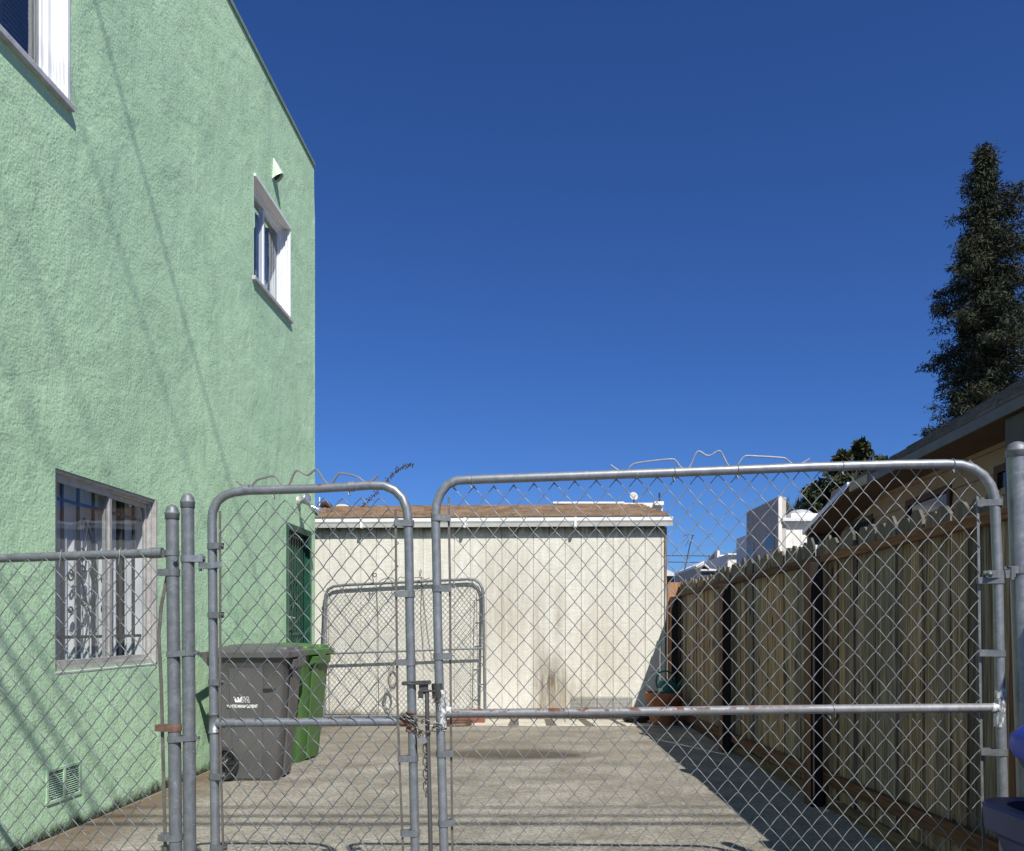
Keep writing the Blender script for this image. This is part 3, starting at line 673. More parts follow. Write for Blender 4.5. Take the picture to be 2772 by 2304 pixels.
# ---- big gate
bgte = thing('drive_gate', G(1960, 2400)*1, 'wide galvanised chain-link driveway gate with rust-stained middle rail', 'gate')
BL = [(1181,1400),(1185,1700),(1202,2304),(1204,2372)]; BR = [(2698,1330),(2701,1500),(2708,1900),(2719,2304),(2720,2372)]
path = [G(*BL[-1]), G(1202,2304), G(1185,1700), G(1181,1480), G(1179,1395)] + [G(x, y) for x, y in ((1182,1365),(1193,1335),(1211,1313),(1236,1301),(1265,1299))] + \
       [G(1600,1287), G(1900,1276), G(2200,1264), G(2430,1258), G(2560,1256)] + [G(x, y) for x, y in ((2600,1258),(2634,1268),(2662,1287),(2682,1314),(2692,1345))] + [G(2695,1400), G(2701,1560), G(2708,1900), G(2719,2304), G(2720,2372)]
m = MB(); m.tube(path, PR, 14); m.tube([G(1204,2372), G(2720,2362)], PR, 12); m.build('frame', GALVT, bgte)
m = MB(); m.tube([G(1206,1932), G(1600,1928), G(2100,1921), G(2704,1916)], PR*.99, 14); m.build('cross_rail', GALVR, bgte)
for px, py, r1_ in ((1196,1925,.024), (2706,1916,.024)):
    for i in range(1):
        g_ = MB(); rn = random.Random(px); c = G(px, py); dx = 1 if px < 1500 else -1
        P_ = [G(px-dx*2, py-58), G(px-dx*1, py-30), G(px, py-8), G(px, py+20), G(px+dx, py+52)]
        n_ = 20; rings = []
        for j in range(12):
            t = j/11; q = P_[0].lerp(P_[-1], t); rr_ = PR + .0015*math.sin(math.pi*t)
            rings.append([q + Vector((math.cos(a_), math.sin(a_), 0))*(rr_ + rn.uniform(-.0022,.0022)) for a_ in [2*math.pi*k/n_ for k in range(n_)]])
        g_.loft(rings, smooth=True); g_.tube([G(px+dx*4, py+1), G(px+dx*14, py+1), G(px+dx*26, py+1)], [PR+.003,PR+.0025,PR-.001], 12); g_.build('weld_patch', WELD, bgte)
o = G(1226, 2362, -.014); hg = G(1226,1322).z - o.z; e = G(2657, 2352, -.014); wdt = (e-o).length; U = (e-o).normalized()
slopeg = (G(2600,1278).z - G(1260,1322).z)/(G(2600,1278)-G(1260,1322)).length
def ins_big(x, z):
    zt = hg + slopeg*x + .004
    if x < .05: zt -= (.05-x)*.8
    if x > wdt-.05: zt -= (x-wdt+.05)*1.2
    return z <= zt and -.004 < x < wdt+.004
V = (Vector((0,0,1)) - U*0.0).normalized()
g_ = link(o, U, V, GN, wdt, hg + .001, 55.2*.00143, 64.6*.00143, .0018, None, bow=.0010, d=.0035, seg=4, wob=.0016, seed=8)
# the sagging gate rises to the right: shear the mesh with it
def shear(vs): 
    out = []
    for v in vs:
        q = Vector(v) - o; x = q.dot(U); f = max(0, q.z/hg); out.append(tuple(Vector(v) + Vector((0,0,slopeg*x*f))))
    return out
g_.v = shear(g_.v); g_.build('chain_link_mesh', WIRE, bgte)
for pts_ in ([(1213,1345),(1217,1600),(1219,1935),(1222,2200),(1224,2352)], [(2652,1335),(2655,1500),(2660,1900),(2666,2200),(2670,2350)]):
    m = MB(); P_ = [G(x, y, -.016) for x, y in pts_]
    for a_, b_ in zip(P_, P_[1:]): m.bar(a_, b_, .009, .004, gu)
    m.build('tension_bar', TBAR if pts_[0][0] < 2000 else BAND, bgte)
for y in (1402, 1593, 1777, 2040, 2228):
    m = MB(); c = G(stile_x(BL, y), y); tband(m, c, PR, .025, G(stile_x([(1213,1345),(1219,1935),(1224,2352)], y), y, -.012), drop=.0); m.build('tension_band', BAND, bgte)
for y in (1361, 1571, 1768, 2036):
    m = MB(); c = G(stile_x(BR, y), y); tband(m, c, PR, .025, G(stile_x([(2652,1335),(2660,1900),(2670,2350)], y), y, -.012)); m.build('tension_band', BAND, bgte)
for px, py in ((1275,1299),(1822,1279),(1993,1272),(2276,1262),(2575,1256)): tie(px, py, par=bgte)
for px, py in ((1527,1929),(2242,1920)): tie(px, py, par=bgte, droop=.012, tilt=12)
ornB = [(158,238),(235,292),(295,290),(320,240),(370,218),(660,186),(690,200),(735,268),(800,270),(850,130),(890,125),(950,175),(1030,118),(1060,130),(1115,255),(1180,256),(1235,165),(1280,162),(1560,178),(1590,190),(1640,238),(1690,238),(1775,185)]
ornament(ornB, 1/3, 1600, 1180, bgte, .007, .0055, WIRE)
for x, y in ((250,282),(760,262),(1145,250),(1668,230)):
    m = MB(); c = G(1600+x/3, 1180+y/3); m.lathe(c + Vector((0,0,-.004)), [(0,.009),(.006,.008),(.007,0)], 8); m.build('rivet', RUST, bgte)
# latch: fork round the small gate's stile, bracket and drop rod on the big gate
m = MB()
m.obox(G(1135,1846,.0), gu*.045, GN*.018, Vector((0,0,.004))); 
ring = [G(1109,1850) + Vector((math.cos(a_)*.027, math.sin(a_)*.027, 0)) for a_ in [2*math.pi*k/16 for k in range(16)]]; m.tube(ring, .006, 6, closed=True)
m.bar(G(1092,1849,.028), G(1168,1846,.02), .008, .016, GN); m.obox(G(1148,1862,.012), gu*.018, GN*.004, Vector((0,0,.024)))
m.obox(G(1158,1870,.010), gu*.034, GN*.014, Vector((0,0,.003))); m.obox(G(1141,1880,.02), gu*.010, GN*.002, Vector((0,0,.013))); m.tube([G(1184,1850), G(1187,1890)], .024, 12)
m.build('latch', DKM, bgte, bevel=.0015)
m = MB(); m.tube([G(1157,1872,.012), G(1158,1960,.012), G(1163,2120,.012), G(1167,2304,.012), G(1168,2372,.012)], .0085, 10); m.build('drop_rod', plain('dull_rod', (.12,.12,.12), .5, .5), bgte)
rn = random.Random(5); m = MB()
for _ in range(150):
    c = G(1186+rn.gauss(0,6), 1892+rn.gauss(4,9), rn.uniform(.0,.028)); dv = Vector((rn.uniform(-1,1), rn.uniform(-1,1), rn.uniform(-1,1)))*.014
    m.tube([c, c+dv*.5+Vector((0,0,.002)), c+dv], .0009, 3)
tag(m.build('debris_tuft', plain('grey_lint', (.11,.095,.085), .95, 0, .3, 60)), 'tuft of dry grey fibres caught between latch and gate upright', 'debris')
# chain and padlock
def chain_link_ring(g_, c, t, sd, L=.034, W=.019, r=.0024):
    t = t.normalized(); sd = (sd - t*sd.dot(t)).normalized(); pts = []
    for k in range(14):
        a_ = 2*math.pi*k/14; x = math.cos(a_)*(W/2); y = math.sin(a_)*(W/2) + (L-W)/2*(1 if math.sin(a_) > .01 else (-1 if math.sin(a_) < -.01 else 0)); pts.append(c + t*y + sd*x)
    g_.tube(pts, r, 6, closed=True)
def chain_run(g_, pts, step=.0245):
    pts = [Vector(p) for p in pts]; d_ = [0]
    for a_, b_ in zip(pts, pts[1:]): d_.append(d_[-1] + (b_-a_).length)
    s_ = 0; k = 0
    while s_ < d_[-1]:
        i = max(j for j in range(len(d_)-1) if d_[j] <= s_); t = (s_-d_[i])/(d_[i+1]-d_[i]); c = pts[i].lerp(pts[i+1], t); tt = pts[i+1]-pts[i]
        chain_link_ring(g_, c, tt, GN if k % 2 else Vector((.7,.1,.7)) if abs(tt.normalized().x) < .6 else Vector((0,.2,1))); s_ += step; k += 1
m = MB()
chain_run(m, smooth_path([G(1094,1958,-.02), G(1090,1938,.01), G(1098,1934,.026), G(1120,1942,.03), G(1148,1952,.03), G(1175,1957,.028), G(1190,1964,.026), G(1204,1968,.01), G(1200,1975,-.02)], 2))
chain_run(m, [G(1098,1938,.026), G(1122,1956,.032), G(1138,1972,.03), G(1150,1990,.025)])
chain_run(m, smooth_path([G(1183,1970,.026), G(1168,1975,.02), G(1156,1995,.02), G(1153,2030,.018), G(1154,2080,.018), G(1155,2150,.018)], 1))
tag(m.build('chain', galv('chain_steel', (.16,.16,.155), .7, .42)), 'loose steel chain looped round the two gate uprights where they meet', 'chain')
pl = thing('padlock', G(1143,2000,.03), 'small silver padlock hanging from the chain between the gates', 'padlock')
m = MB(); m.obox(G(1146,2002,.03), gu*.016+Vector((0,0,.007)), GN*.008, Vector((0,0,.014))-gu*.005); m.build('body', STEEL, pl, bevel=.002)
m = MB(); m.tube([G(1139,1996,.03), G(1134,1986,.03), G(1140,1980,.03), G(1148,1984,.03), G(1150,1994,.03)], .0028, 8); m.build('shackle', DKM, pl)
# ---- gate posts
def cap_post(par, px0, py0, px1, py1, r, Yoff=0.0, mt_=GPOST, name='post'):
    a_ = G(px0, py0, Yoff); b_ = G(px1, py1, Yoff); b2 = Vector((b_.x, b_.y, 0)) if b_.z > 0 else b_
    m = MB(); m.tube([b2, b_, a_ + Vector((0,0,-.02))], r, 20); m.build(name, mt_, par)
    m = MB(); m.lathe(a_, [(r+.0015,-.034),(r+.003,-.033),(r+.003,-.016),(r+.0045,-.014),(r+.0045,-.008),(r+.002,-.005),(r*.98,.004),(r*.85,.013),(r*.6,.020),(r*.3,.024),(0,.025)], 24); m.build('cap', GPOST, par)
gp1 = thing('gate_post', Vector((G(510,2304).x, G(510,2304).y, 0)), 'taller of the two paired galvanised posts, banded beside the narrow gate', 'post')
cap_post(gp1, 508, 1352, 514, 2304, .0245, 0)
m = MB(); c = G(509,1513); tband(m, c, .0245, .026, G(548,1513)); m.tube([G(545,1500), G(545,1526)], .007, 8); m.tube([G(484,1517,.02), G(484,1517,.034)], .008, 8); m.build('hinge', GALV, gp1)
gp2 = thing('gate_post', Vector((G(2762,2304).x, G(2762,2304).y, 0)), 'thick galvanised domed post that carries the wide gate at right', 'post')
cap_post(gp2, 2757, 1212, 2790, 2304, .036, -.01, GALV)
m = MB(); c = G(2765,1543,-.01); tband(m, c, .036, .028, G(2728,1545)); m.build('hinge_band', BAND, gp2)
m = MB(); c = G(2703,1555); tband(m, c, PR, .028, G(2668,1553,.01)); m.bar(G(2715,1555,.016), G(2740,1552,.02), .006, .03, GN); m.tube([G(2732,1535,.018), G(2732,1570,.018)], .009, 10); m.lathe(G(2672,1555,.022), [(0,-.008),(.009,-.006),(.009,0)], 10, 'y'); m.build('hinge', BAND, bgte)
# ---- side fence on the left
sf = thing('chain_link_fence', Vector((G(250,2304).x, G(250,2304).y, 0)), 'low chain-link fence panel in front of the green stucco wall', 'fence')
cap_post(sf, 466, 1383, 476, 2304, .0245, 0)
m = MB(); m.tube([G(-160,1518), G(0,1511.5), G(200,1505), G(425,1497)], PR, 14); m.build('top_rail', GPOST, sf)
m = MB(); m.tube([G(405,1497.5), G(440,1496)], [PR+.004, PR+.003], 14); m.obox(G(442,1500), gu*.012, GN*.004, Vector((0,0,.014))); c = G(466,1497); tband(m, c, .0245, .022); m.build('rail_end', BAND, sf)
o = G(-170, 2380, MO); e = G(440, 2375, MO); wdt = (e-o).length; U = (e-o).normalized(); hg = G(-170,1527).z - o.z
g_ = link(o, U, Vector((0,0,1)), GN, wdt, hg, 51.6*.00146, 61*.00146, .0021, None, bow=.0028, d=.004, seg=6, wob=.0022, seed=12, phase=0)
sl2 = (G(430,1508).z - G(-170,1527).z)/wdt
g_.v = [tuple(Vector(v) + Vector((0,0,sl2*(Vector(v)-o).dot(U)*max(0,(v[2]-o.z)/hg)))) for v in g_.v]
g_.build('chain_link_mesh', WIREL, sf)
m = MB(); P_ = [G(x, y, -.002) for x, y in ((459,1470),(452,1560),(436,1640),(429,1720),(436,1860),(441,2060),(447,2304),(448,2370))]
for a_, b_ in zip(P_, P_[1:]): m.bar(a_, b_, .013, .004, gu)
m.build('tension_bar', TBAR, sf)
for y, xe in ((1550,434), (1970,428), (2266,435)):
    m = MB(); c = G(stile_x([(466,1383),(476,2304)], y), y); tband(m, c, .0245, .027, G(xe, y+4, .0)); m.build('tension_band', RUST if y == 1970 else BAND, sf)
for y in (1771, 2001):
    m = MB(); a_ = G(stile_x([(466,1383),(476,2304)], y), y); b_ = G(stile_x([(508,1352),(514,2304)], y), y-4)
    for s_ in (1,-1): m.bar(a_ + GN*s_*.0265, b_ + GN*s_*.0265, .003, .022, GN)
    n_ = 10
    for c, a0 in ((a_, 90), (b_, -90)):
        P2 = [c + Vector((.0265*math.cos(R(a0+180*k/n_)), .0265*math.sin(R(a0+180*k/n_)), 0)) for k in range(n_+1)]
        for p_, q_ in zip(P2, P2[1:]): m.bar(p_, q_, .003, .022, (p_-c))
    m.tube([b_ + gu*.034 + GN*.012, b_ + gu*.034 - GN*.01], .007, 8); m.build('post_band', BAND, sf)
def fence_tie(px, py):
    c = G(px, py); g2 = MB(); pts = []
    for k in range(13):
        a_ = R(-70 + 250*k/12); pts.append(c + GN*(PR+.003)*-math.cos(a_) + Vector((0,0,(PR+.006)*math.sin(a_))) + gu*(.0009*k))
    pts += [pts[-1] + Vector((0,0,-.045)) - gu*.005]; g2.tube(pts, .0021, 6); g2.build('tie_wire', WIRE, sf)
fence_tie(165,1505); fence_tie(324,1500)

# ------------------------------------------------------------------ wooden fence
wf = thing('wooden_fence', (2.17, 7, 0), 'weathered dog-eared plank fence with reddish rails along the right side', 'fence')
fx = lambda y: 2.162 + .0073*(y-5.73)
def picket_mesh(seed, wd, ht, warp):
    g_ = MB(); rn = random.Random(seed); e = wd*.30*rn.uniform(.85,1.3); hgt = ht
    t = .017; prof = [(-wd/2,0),(wd/2,0),(wd/2,hgt-e*1.1),(wd/2-e,hgt),(-wd/2+e*rn.uniform(.8,1.1),hgt-rn.uniform(0,.006)),(-wd/2,hgt-e*rn.uniform(.9,1.3))]
    g_.loft([[(0,p[0],p[1]) for p in prof], [(t,p[0],p[1]) for p in prof]]); return g_
y = 2.6; rn = random.Random(21); kp = 0
while y < 11.18:
    wd = .138 + rn.uniform(-.006,.006); ht = 1.868 + rn.uniform(-.032,.022) - (.04 if y > 9 else 0)
    g_ = picket_mesh(kp, wd, ht, 0); yy = y
    o_ = g_.build('picket', PICKET, None, bevel=.0025); o_.parent = wf
    o_.location = (fx(yy) + .02 + rn.choice((-.009,-.002,.001,.004,.010)) - 2.17, yy - 7, 0); o_.rotation_euler = (rn.uniform(-.006,.006), rn.uniform(-.004,.004), rn.uniform(-.05,.05))
    y += wd + rn.choice((.001,.003,.005,.007,.009)); kp += 1
m = MB(); rz = lambda y: 1.725 - (y-3.6)*.0095
ysr = [2.5, 5.75, 8.2, 11.05]
for a_, b_ in zip(ysr, ysr[1:]):
    m = MB(); pa, pb = Vector((fx(a_)-.012, a_+.002, rz(a_)-.0)), Vector((fx(b_)-.012, b_-.002, rz(b_)))
    m.bar(pa - Vector((0,0,.0)), pb, .040, .055, (1,0,0)); mm = m.build('top_rail', RAILW, wf, bevel=.004)
bz = lambda y: .245 - (y-4)*.024
for a_, b_ in zip(ysr, ysr[1:]):
    m = MB(); m.bar(Vector((fx(a_)-.012, a_+.05, bz(a_))), Vector((fx(b_)-.012, b_-.05, bz(b_))), .040, .085, (1,0,0)); m.build('bottom_rail', RAILW, wf, bevel=.004)
for a_, b_ in zip(ysr, ysr[1:]):
    m = MB(); m.box(0,0,0,0,0,0) if False else None
    m.bar(Vector((fx(a_)+.0, a_+.05, .05)), Vector((fx(b_)+.0, b_-.05, .03)), .022, .10, (1,0,0)); m.build('kick_board', wood('old_kick_board', (.12,.09,.06), (.18,.14,.10), (.06,.045,.03), False, False, 1), wf, bevel=.003)
for yp in (3.3, 5.74, 8.2, 10.92):
    zt = rz(yp) - .029
    m = MB(); m.box(fx(yp)-.115, fx(yp)-.03, yp-.045, yp+.095, 0, zt); pm = m.build('post', POSTW, wf, bevel=.003)
    pm.data.materials.append(POSTSHADE)
    for p in pm.data.polygons:
        if p.normal.y < -.9: p.material_index = 1  # street-facing side coloured near black as shade
rb = MB(); a_ = at(1806, 1583, 11.0); rb.add([], []); 
rb.box(XR-.0+.03, fx(11.1)+.03, 10.965, 10.985, .0, at(1800,1577,11).z)
tag(rb.build('return_board', RETW, bevel=.003), 'reddish board closing the gap between shed corner and plank fence', 'board')

# ------------------------------------------------------------------ wheelie bins
def rrect(cx, cy, hx, hy, r, z, n_=5):
    out = []
    for sx, sy, a0 in ((1,1,0),(-1,1,90),(-1,-1,180),(1,-1,270)):
        for k in range(n_+1):
            a_ = R(a0 + 90*k/n_); out.append((cx + sx*(hx-r) + r*math.cos(a_), cy + sy*(hy-r) + r*math.sin(a_), z))
    return out
def cart(loc, rz_, label, mt_, sc=1.0, lz_=1.0):
    t_ = thing('wheelie_bin', loc, label, 'bin'); T = Matrix.Translation(loc) @ Matrix.Rotation(rz_, 4, 'Z') @ Matrix.Diagonal((sc*.85, sc, sc*lz_, 1))
    # local: front faces +x, handle at -x, height 1.05 to the rim
    m = MB(); rings = []
    for z, x0, x1, hy, r in ((0,-.27,.245,.235,.05),(.012,-.275,.25,.24,.05),(.25,-.285,.275,.255,.05),(.5,-.30,.30,.27,.05),(.75,-.315,.325,.288,.05),(.93,-.325,.345,.30,.05),(.945,-.335,.355,.31,.05),(.985,-.34,.36,.315,.05),(.99,-.32,.34,.295,.04)):
        rings.append(rrect((x0+x1)/2, 0, (x1-x0)/2, hy, r, z))
    m.loft(rings, smooth=True); b_ = m.build('body', mt_, t_, M=T)
    ed = b_.modifiers.new('es', 'EDGE_SPLIT'); ed.split_angle = R(35)
    m = MB()                                             # raised front panel ribs and moulded corner flutes
    m.loft([rrect(.262,0,.014,.10,.012,.02), rrect(.355,0,.012,.14,.012,.90)], smooth=False)
    for s_ in (-1,1):
        m.loft([rrect(-.02,s_*.241,.13,.006,.005,.02), rrect(-.02,s_*.305,.16,.005,.004,.90)])
    m.build('rib', mt_, t_, M=T, bevel=.003)
    m = MB()
    m.loft([rrect(.01,0,.372,.33,.05,.975), rrect(.012,0,.385,.342,.055,.982), rrect(.012,0,.385,.342,.055,1.022), rrect(.008,0,.372,.33,.05,1.032), rrect(-.02,0,.30,.27,.09,1.055), rrect(-.04,0,.19,.17,.09,1.078), rrect(-.05,0,.07,.06,.05,1.084)], smooth=True)
    for s_ in (-1,1): m.loft([rrect(.245,s_*.16,.12,.10,.05,1.028), rrect(.25,s_*.16,.11,.09,.045,1.058), rrect(.26,s_*.16,.07,.05,.03,1.066)], smooth=True)
    lid = m.build('lid', mt_, t_, M=T); ed = lid.modifiers.new('es', 'EDGE_SPLIT'); ed.split_angle = R(38)
    m = MB(); 
    for s_ in (-1,1): m.prism([(-.33,s_*.25,.99),(-.33,s_*.25,.86),(-.45,s_*.25,.985),(-.46,s_*.25,1.02),(-.36,s_*.25,1.03)], (0,.02*s_,0))
    m.tube([(-.455,-.29,1.005),(-.455,.29,1.005)], .017, 12); m.build('handle', mt_, t_, M=T)
    m = MB(); m.prism([(.345,-.06,.985),(.345,-.06,.84),(.405,-.06,.90),(.415,-.06,.985)], (0,.12,0)); m.prism([(.345,-.20,.975),(.40,-.20,.96),(.395,-.20,.90),(.345,-.20,.88)], (0,.4,0)); m.build('front_grip', mt_, t_, M=T, bevel=.004)
    for s_ in (-1,1):
        m = MB(); m.lathe((-.235,s_*.245,.135), [(.135*c_, s_*d_) for c_, d_ in ((.60,-.02),(.95,-.022),(1.0,-.012),(1.0,.022),(.95,.032),(.80,.034),(.76,.022),(.74,.016))], 36, 'y'); w_ = m.build('wheel', RUB, t_, M=T)
        m = MB(); m.lathe((-.235,s_*.245,.135), [(0,s_*.024),(.028,s_*.026),(.032,s_*.010),(.095,s_*.006),(.102,s_*.016)], 30, 'y')
        for k in range(10):
            a_ = 2*math.pi*k/10; m.bar((-.235+.03*math.cos(a_), s_*.259, .135+.03*math.sin(a_)), (-.235+.098*math.cos(a_), s_*.257, .135+.098*math.sin(a_)), .010, .012, (0,1,0))
        m.build('rim', HUBM, w_, M=T)
    m = MB(); m.tube([(-.25,-.24,.135),(-.25,.24,.135)], .011, 8); m.build('axle', DKM, t_, M=T)
    m = MB()                                             # moulded scoop on the side
    for s_ in (-1,):
        pts = []; 
        for k in range(13):
            a_ = math.pi*k/12; pts.append((.165+.085*math.cos(a_)*-1, -.283-.004, .735-.030*math.sin(a_)))
        pts2 = [(p[0], p[1], .735+.004*math.sin(math.pi*i/12)) for i, p in enumerate(pts)]
        m.add(pts+pts2, [(i,i+1,13+i+1,13+i) for i in range(12)])
    m.build('side_scoop', HUBM, t_, M=T, fix=False)
    return t_, T
b1, T1 = cart(Vector((-2.10, 6.90, 0)), R(1), 'dark grey wheelie bin with white print, nearer of the two bins', BIN1, 1.01)
b2, T2 = cart(Vector((-2.10, 7.80, 0)), R(-10), 'bright green wheelie bin half hidden behind the grey one', BIN2, 1.0)
# printed mark on the side of the grey bin (local side plane y < 0, leaning outwards with height)
def side_pt(x, z): return Vector((x, -.3085 - (.66-z)*-.075 + .0, z)) if False else Vector((x, -(.2385 + .0725*z) - .0065, z))
logo = MB(); lz, lh = .628, .043
def poly(pts, x0, s=1.0):
    P_ = [side_pt(x0+p[0]*s, lz+p[1]*lh) for p in pts]; logo.add(P_, [tuple(range(len(P_)))])
def strokes(pts, x0, wd=.0032):
    for a_, b_ in zip(pts, pts[1:]):
        a3, b3 = side_pt(x0+a_[0], lz+a_[1]*lh), side_pt(x0+b_[0], lz+b_[1]*lh); logo.bar(a3, b3, wd, .0012, (b3-a3).cross(Vector((0,1,0))))
Wq = [((0,1),(.02,1),(.028,.38),(.040,.38) ,(.034,0),(.016,0)), ((.034,0),(.052,0),(.060,.38),(.046,.95),(.034,.95),(.040,.38)), ((.052,0),(.060,.38),(.066,1),(.083,1),(.066,0))]
for q in Wq: poly(q, -.137)
strokes([(.072,0),(.092,1),(.104,1),(.112,.42),(.122,1),(.136,1),(.146,0),(.134,0),(.128,.62),(.118,0),(.110,0),(.098,.62),(.088,0),(.072,0)], -.137)
strokes([(.150,0),(.154,0)], -.137)
logo.build('emblem', LOGO, b1, M=T1, fix=False)
def text_mesh(txt, size, par, T, org, name, mt_, width=None, bold=.0):
    cu = bpy.data.curves.new(name, 'FONT'); cu.body = txt; cu.size = size; cu.offset = bold; cu.extrude = .0006; cu.resolution_u = 3
    to = bpy.data.objects.new(name, cu); COL.objects.link(to); bpy.context.view_layer.update()
    me = bpy.data.meshes.new_from_object(to.evaluated_get(bpy.context.evaluated_depsgraph_get())); bpy.data.objects.remove(to)
    xs_ = [v.co.x for v in me.vertices]; sx = (width/(max(xs_)-min(xs_))) if width else 1; mn = min(xs_)
    pm = world_loc(par)
    for v in me.vertices:
        q = org((v.co.x-mn)*sx, v.co.y, v.co.z); v.co = (T @ q) - pm
    me.materials.append(mt_); ob = bpy.data.objects.new(name, me); COL.objects.link(ob); ob.parent = par; return ob
text_mesh('WASTE MANAGEMENT', .034, b1, T1, lambda x, y, z: side_pt(-.200+x, .585+y) + Vector((0,-z,0)), 'lettering', LOGO, .285, .0011)

# ------------------------------------------------------------------ leaning gate panel at the shed
lp = thing('spare_gate', (-.4, 10.8, 0), 'spare chain-link gate with zigzag top wire leaning against the cream shed', 'gate')
YB, YT = 10.93, 11.075
def L(px, py): 
    t = (HY+250-py)/(250+115); X_ = (px-CX)/F*11.1; Yd = 11.10 - K*X_ + lerp(-.22, -.062, max(0, min(1.05, t))); return at(px, py, Yd)
path = [L(x, y) for x, y in ((876,1940),(876,1760),(879,1650),(881,1612),(888,1596),(902,1588),(930,1584),(1100,1576),(1265,1568),(1284,1569),(1298,1578),(1306,1594),(1308,1620),(1311,1800),(1313,1938))]
m = MB(); m.tube(path, .019, 10); m.tube([L(876,1940), L(1313,1936)], .019, 10); m.build('frame', GPOST, lp)
m = MB(); m.tube([L(878,1770), L(1310,1755)], .0145, 10); m.build('cross_rail', GALV, lp)
o = L(886,1936); e = L(1300,1930); U = (e-o).normalized(); tp = L(886,1596); wdt = (e-o).length; hg = (tp-o).length; V = (tp-o).normalized()
g_ = link(o, U, V, Vector((0,-1,0)), wdt, hg, .0635, .071, .0020, None, bow=.002, d=.002, n=4, seg=2, wob=.0015, seed=31)
s3 = ((L(1290,1578).z-o.z) - (tp.z-o.z))/wdt
g_.v = [tuple(Vector(v) + Vector((0,0,s3*(Vector(v)-o).dot(U)*max(0,(v[2]-o.z)/hg)))) for v in g_.v]
g_.build('chain_link_mesh', WIREL, lp)
for x in (887, 1290): m = MB(); m.bar(L(x,1606), L(x+4,1930), .009, .004, (1,0,0)); m.build('tension_bar', TBAR, lp)
for x, ys in ((878,(1625,1638)), (1310,(1606,1662,1720,1778,1853))):
    for y in ys: m = MB(); c = L(x, y); m.tube([c+Vector((0,0,-.008)), c+Vector((0,0,.008))], .0195, 12); m.bar(c, L(x+(10 if x<1000 else -16), y), .004, .014, (0,1,0)); m.build('tension_band', BAND, lp)
m = MB(); P_ = smooth_path([L(x,y) for x, y in ((1012,1580),(1025,1577),(1035,1568),(1062,1563),(1068,1572),(1076,1572),(1083,1560),(1092,1566),(1101,1559),(1108,1566),(1140,1562),(1150,1570),(1163,1564))], 1); m.tube(P_, .005, 5); m.build('top_ornament', DKM, lp)
cord = MB()
for P_ in ([(1138,1560),(1139,1600),(1136,1660),(1140,1720),(1146,1790),(1160,1812),(1185,1814)], [(1138,1560),(1146,1640),(1156,1720),(1166,1780),(1178,1812)], [(1015,1590),(1020,1700),(1018,1800),(1022,1900),(1018,1935)]):
    cord.tube(smooth_path([SM @ Vector(((SM.inverted() @ at(x,y,11.05)).x, -.02, at(x,y,11.05).z)) for x, y in P_], 2), .0032, 5)
for k in range(3): cord.tube([at(1138+3*math.sin(k*2.1+j), 1540+j*5+k*3, 11.02) for j in range(5)], .004, 5)
tag(cord.build('hanging_cord', ROPE), 'thin grey cord hanging down the cream shed wall over the spare gate', 'cord')
coil = MB(); rn = random.Random(3)
for k in range(8):
    c = at(1063+rn.uniform(-2,2), 1842+rn.uniform(-3,3), 10.93); a0, b0 = rn.uniform(.04,.06), rn.uniform(.09,.13)
    coil.tube([c + Vector((a0*math.cos(2*math.pi*j/20) + .01*math.sin(k), -.004*k, b0*math.sin(2*math.pi*j/20))) for j in range(20)], .0032, 5, closed=True)
for k in range(3): coil.tube([at(1060+k*4,1785,10.85), at(1062+k*3,1800,10.83), at(1061+k*2,1818,10.8)], .003, 5)
coil.tube([at(1063,1812,10.8), at(1068,1806,10.8), at(1062,1800,10.8)], .007, 5)
tag(coil.build('wire_coil', ROPE), 'small coil of wire hung on the spare gate mesh', 'wire coil')
lk = MB(); lk.tube(smooth_path([at(x,y,11.0) for x, y in ((1012,1576),(1008,1560),(1010,1552),(1018,1552),(1020,1560),(1012,1562),(1010,1556))], 1), .006, 6)
tag(lk.build('bent_hook', DKM), 'bent wire hook sticking up from the spare gate top', 'hook')

# ------------------------------------------------------------------ pots, planter, hose
pot = thing('flower_pot', at(1797,1960,10.45)*Vector((1,1,0)) if False else Vector((at(1797,1960,10.45).x, 10.45, 0)), 'large terracotta pot in the shaded corner by the shed', 'pot')
c = Vector((at(1797,1960,10.45).x, 10.45, 0))
m = MB(); m.lathe(c, [(0,.0),(.165,.0),(.17,.01),(.205,.30),(.225,.305),(.235,.40),(.23,.412),(.212,.41),(.205,.36),(.17,.33),(0,.33)], 36); m.build('body', TERRA, pot)
m = MB(); m.lathe(c, [(.0,.345),(.19,.335)], 20); m.build('soil', EARTH, pot)
wc = thing('watering_can', c + Vector((.015,.02,.34)), 'teal plastic watering can sitting in the terracotta pot', 'watering can')
c2 = c + Vector((.03,.0,.35)); m = MB(); m.lathe(c2, [(0,0),(.11,0),(.125,.02),(.12,.14),(.095,.20),(.05,.22),(0,.222)], 28); m.build('body', TEAL, wc)
m = MB(); m.tube(smooth_path([c2 + Vector(p) for p in ((-.10,-.02,.06),(-.14,-.02,.2),(-.10,-.02,.31),(0,-.02,.335),(.09,-.01,.28),(.11,0,.14))], 2), .012, 8); m.build('handle', TEAL, wc)
m = MB(); m.tube([c2+Vector((.09,0,.05)), c2+Vector((.2,.0,.2))], [.03,.015], 10); m.build('spout', TEAL, wc)
m = MB(); m.obox(c2 + Vector((-.085,-.085,.07)), Vector((.024,-.02,.004)), Vector((.02,.024,0))*.04, Vector((-.01,.0,.045))); m.build('paper_label', LOGO, wc)
m = MB(); a_ = at(1218,1952,10.62); b_ = at(1312,1952,10.62); yy = 10.62
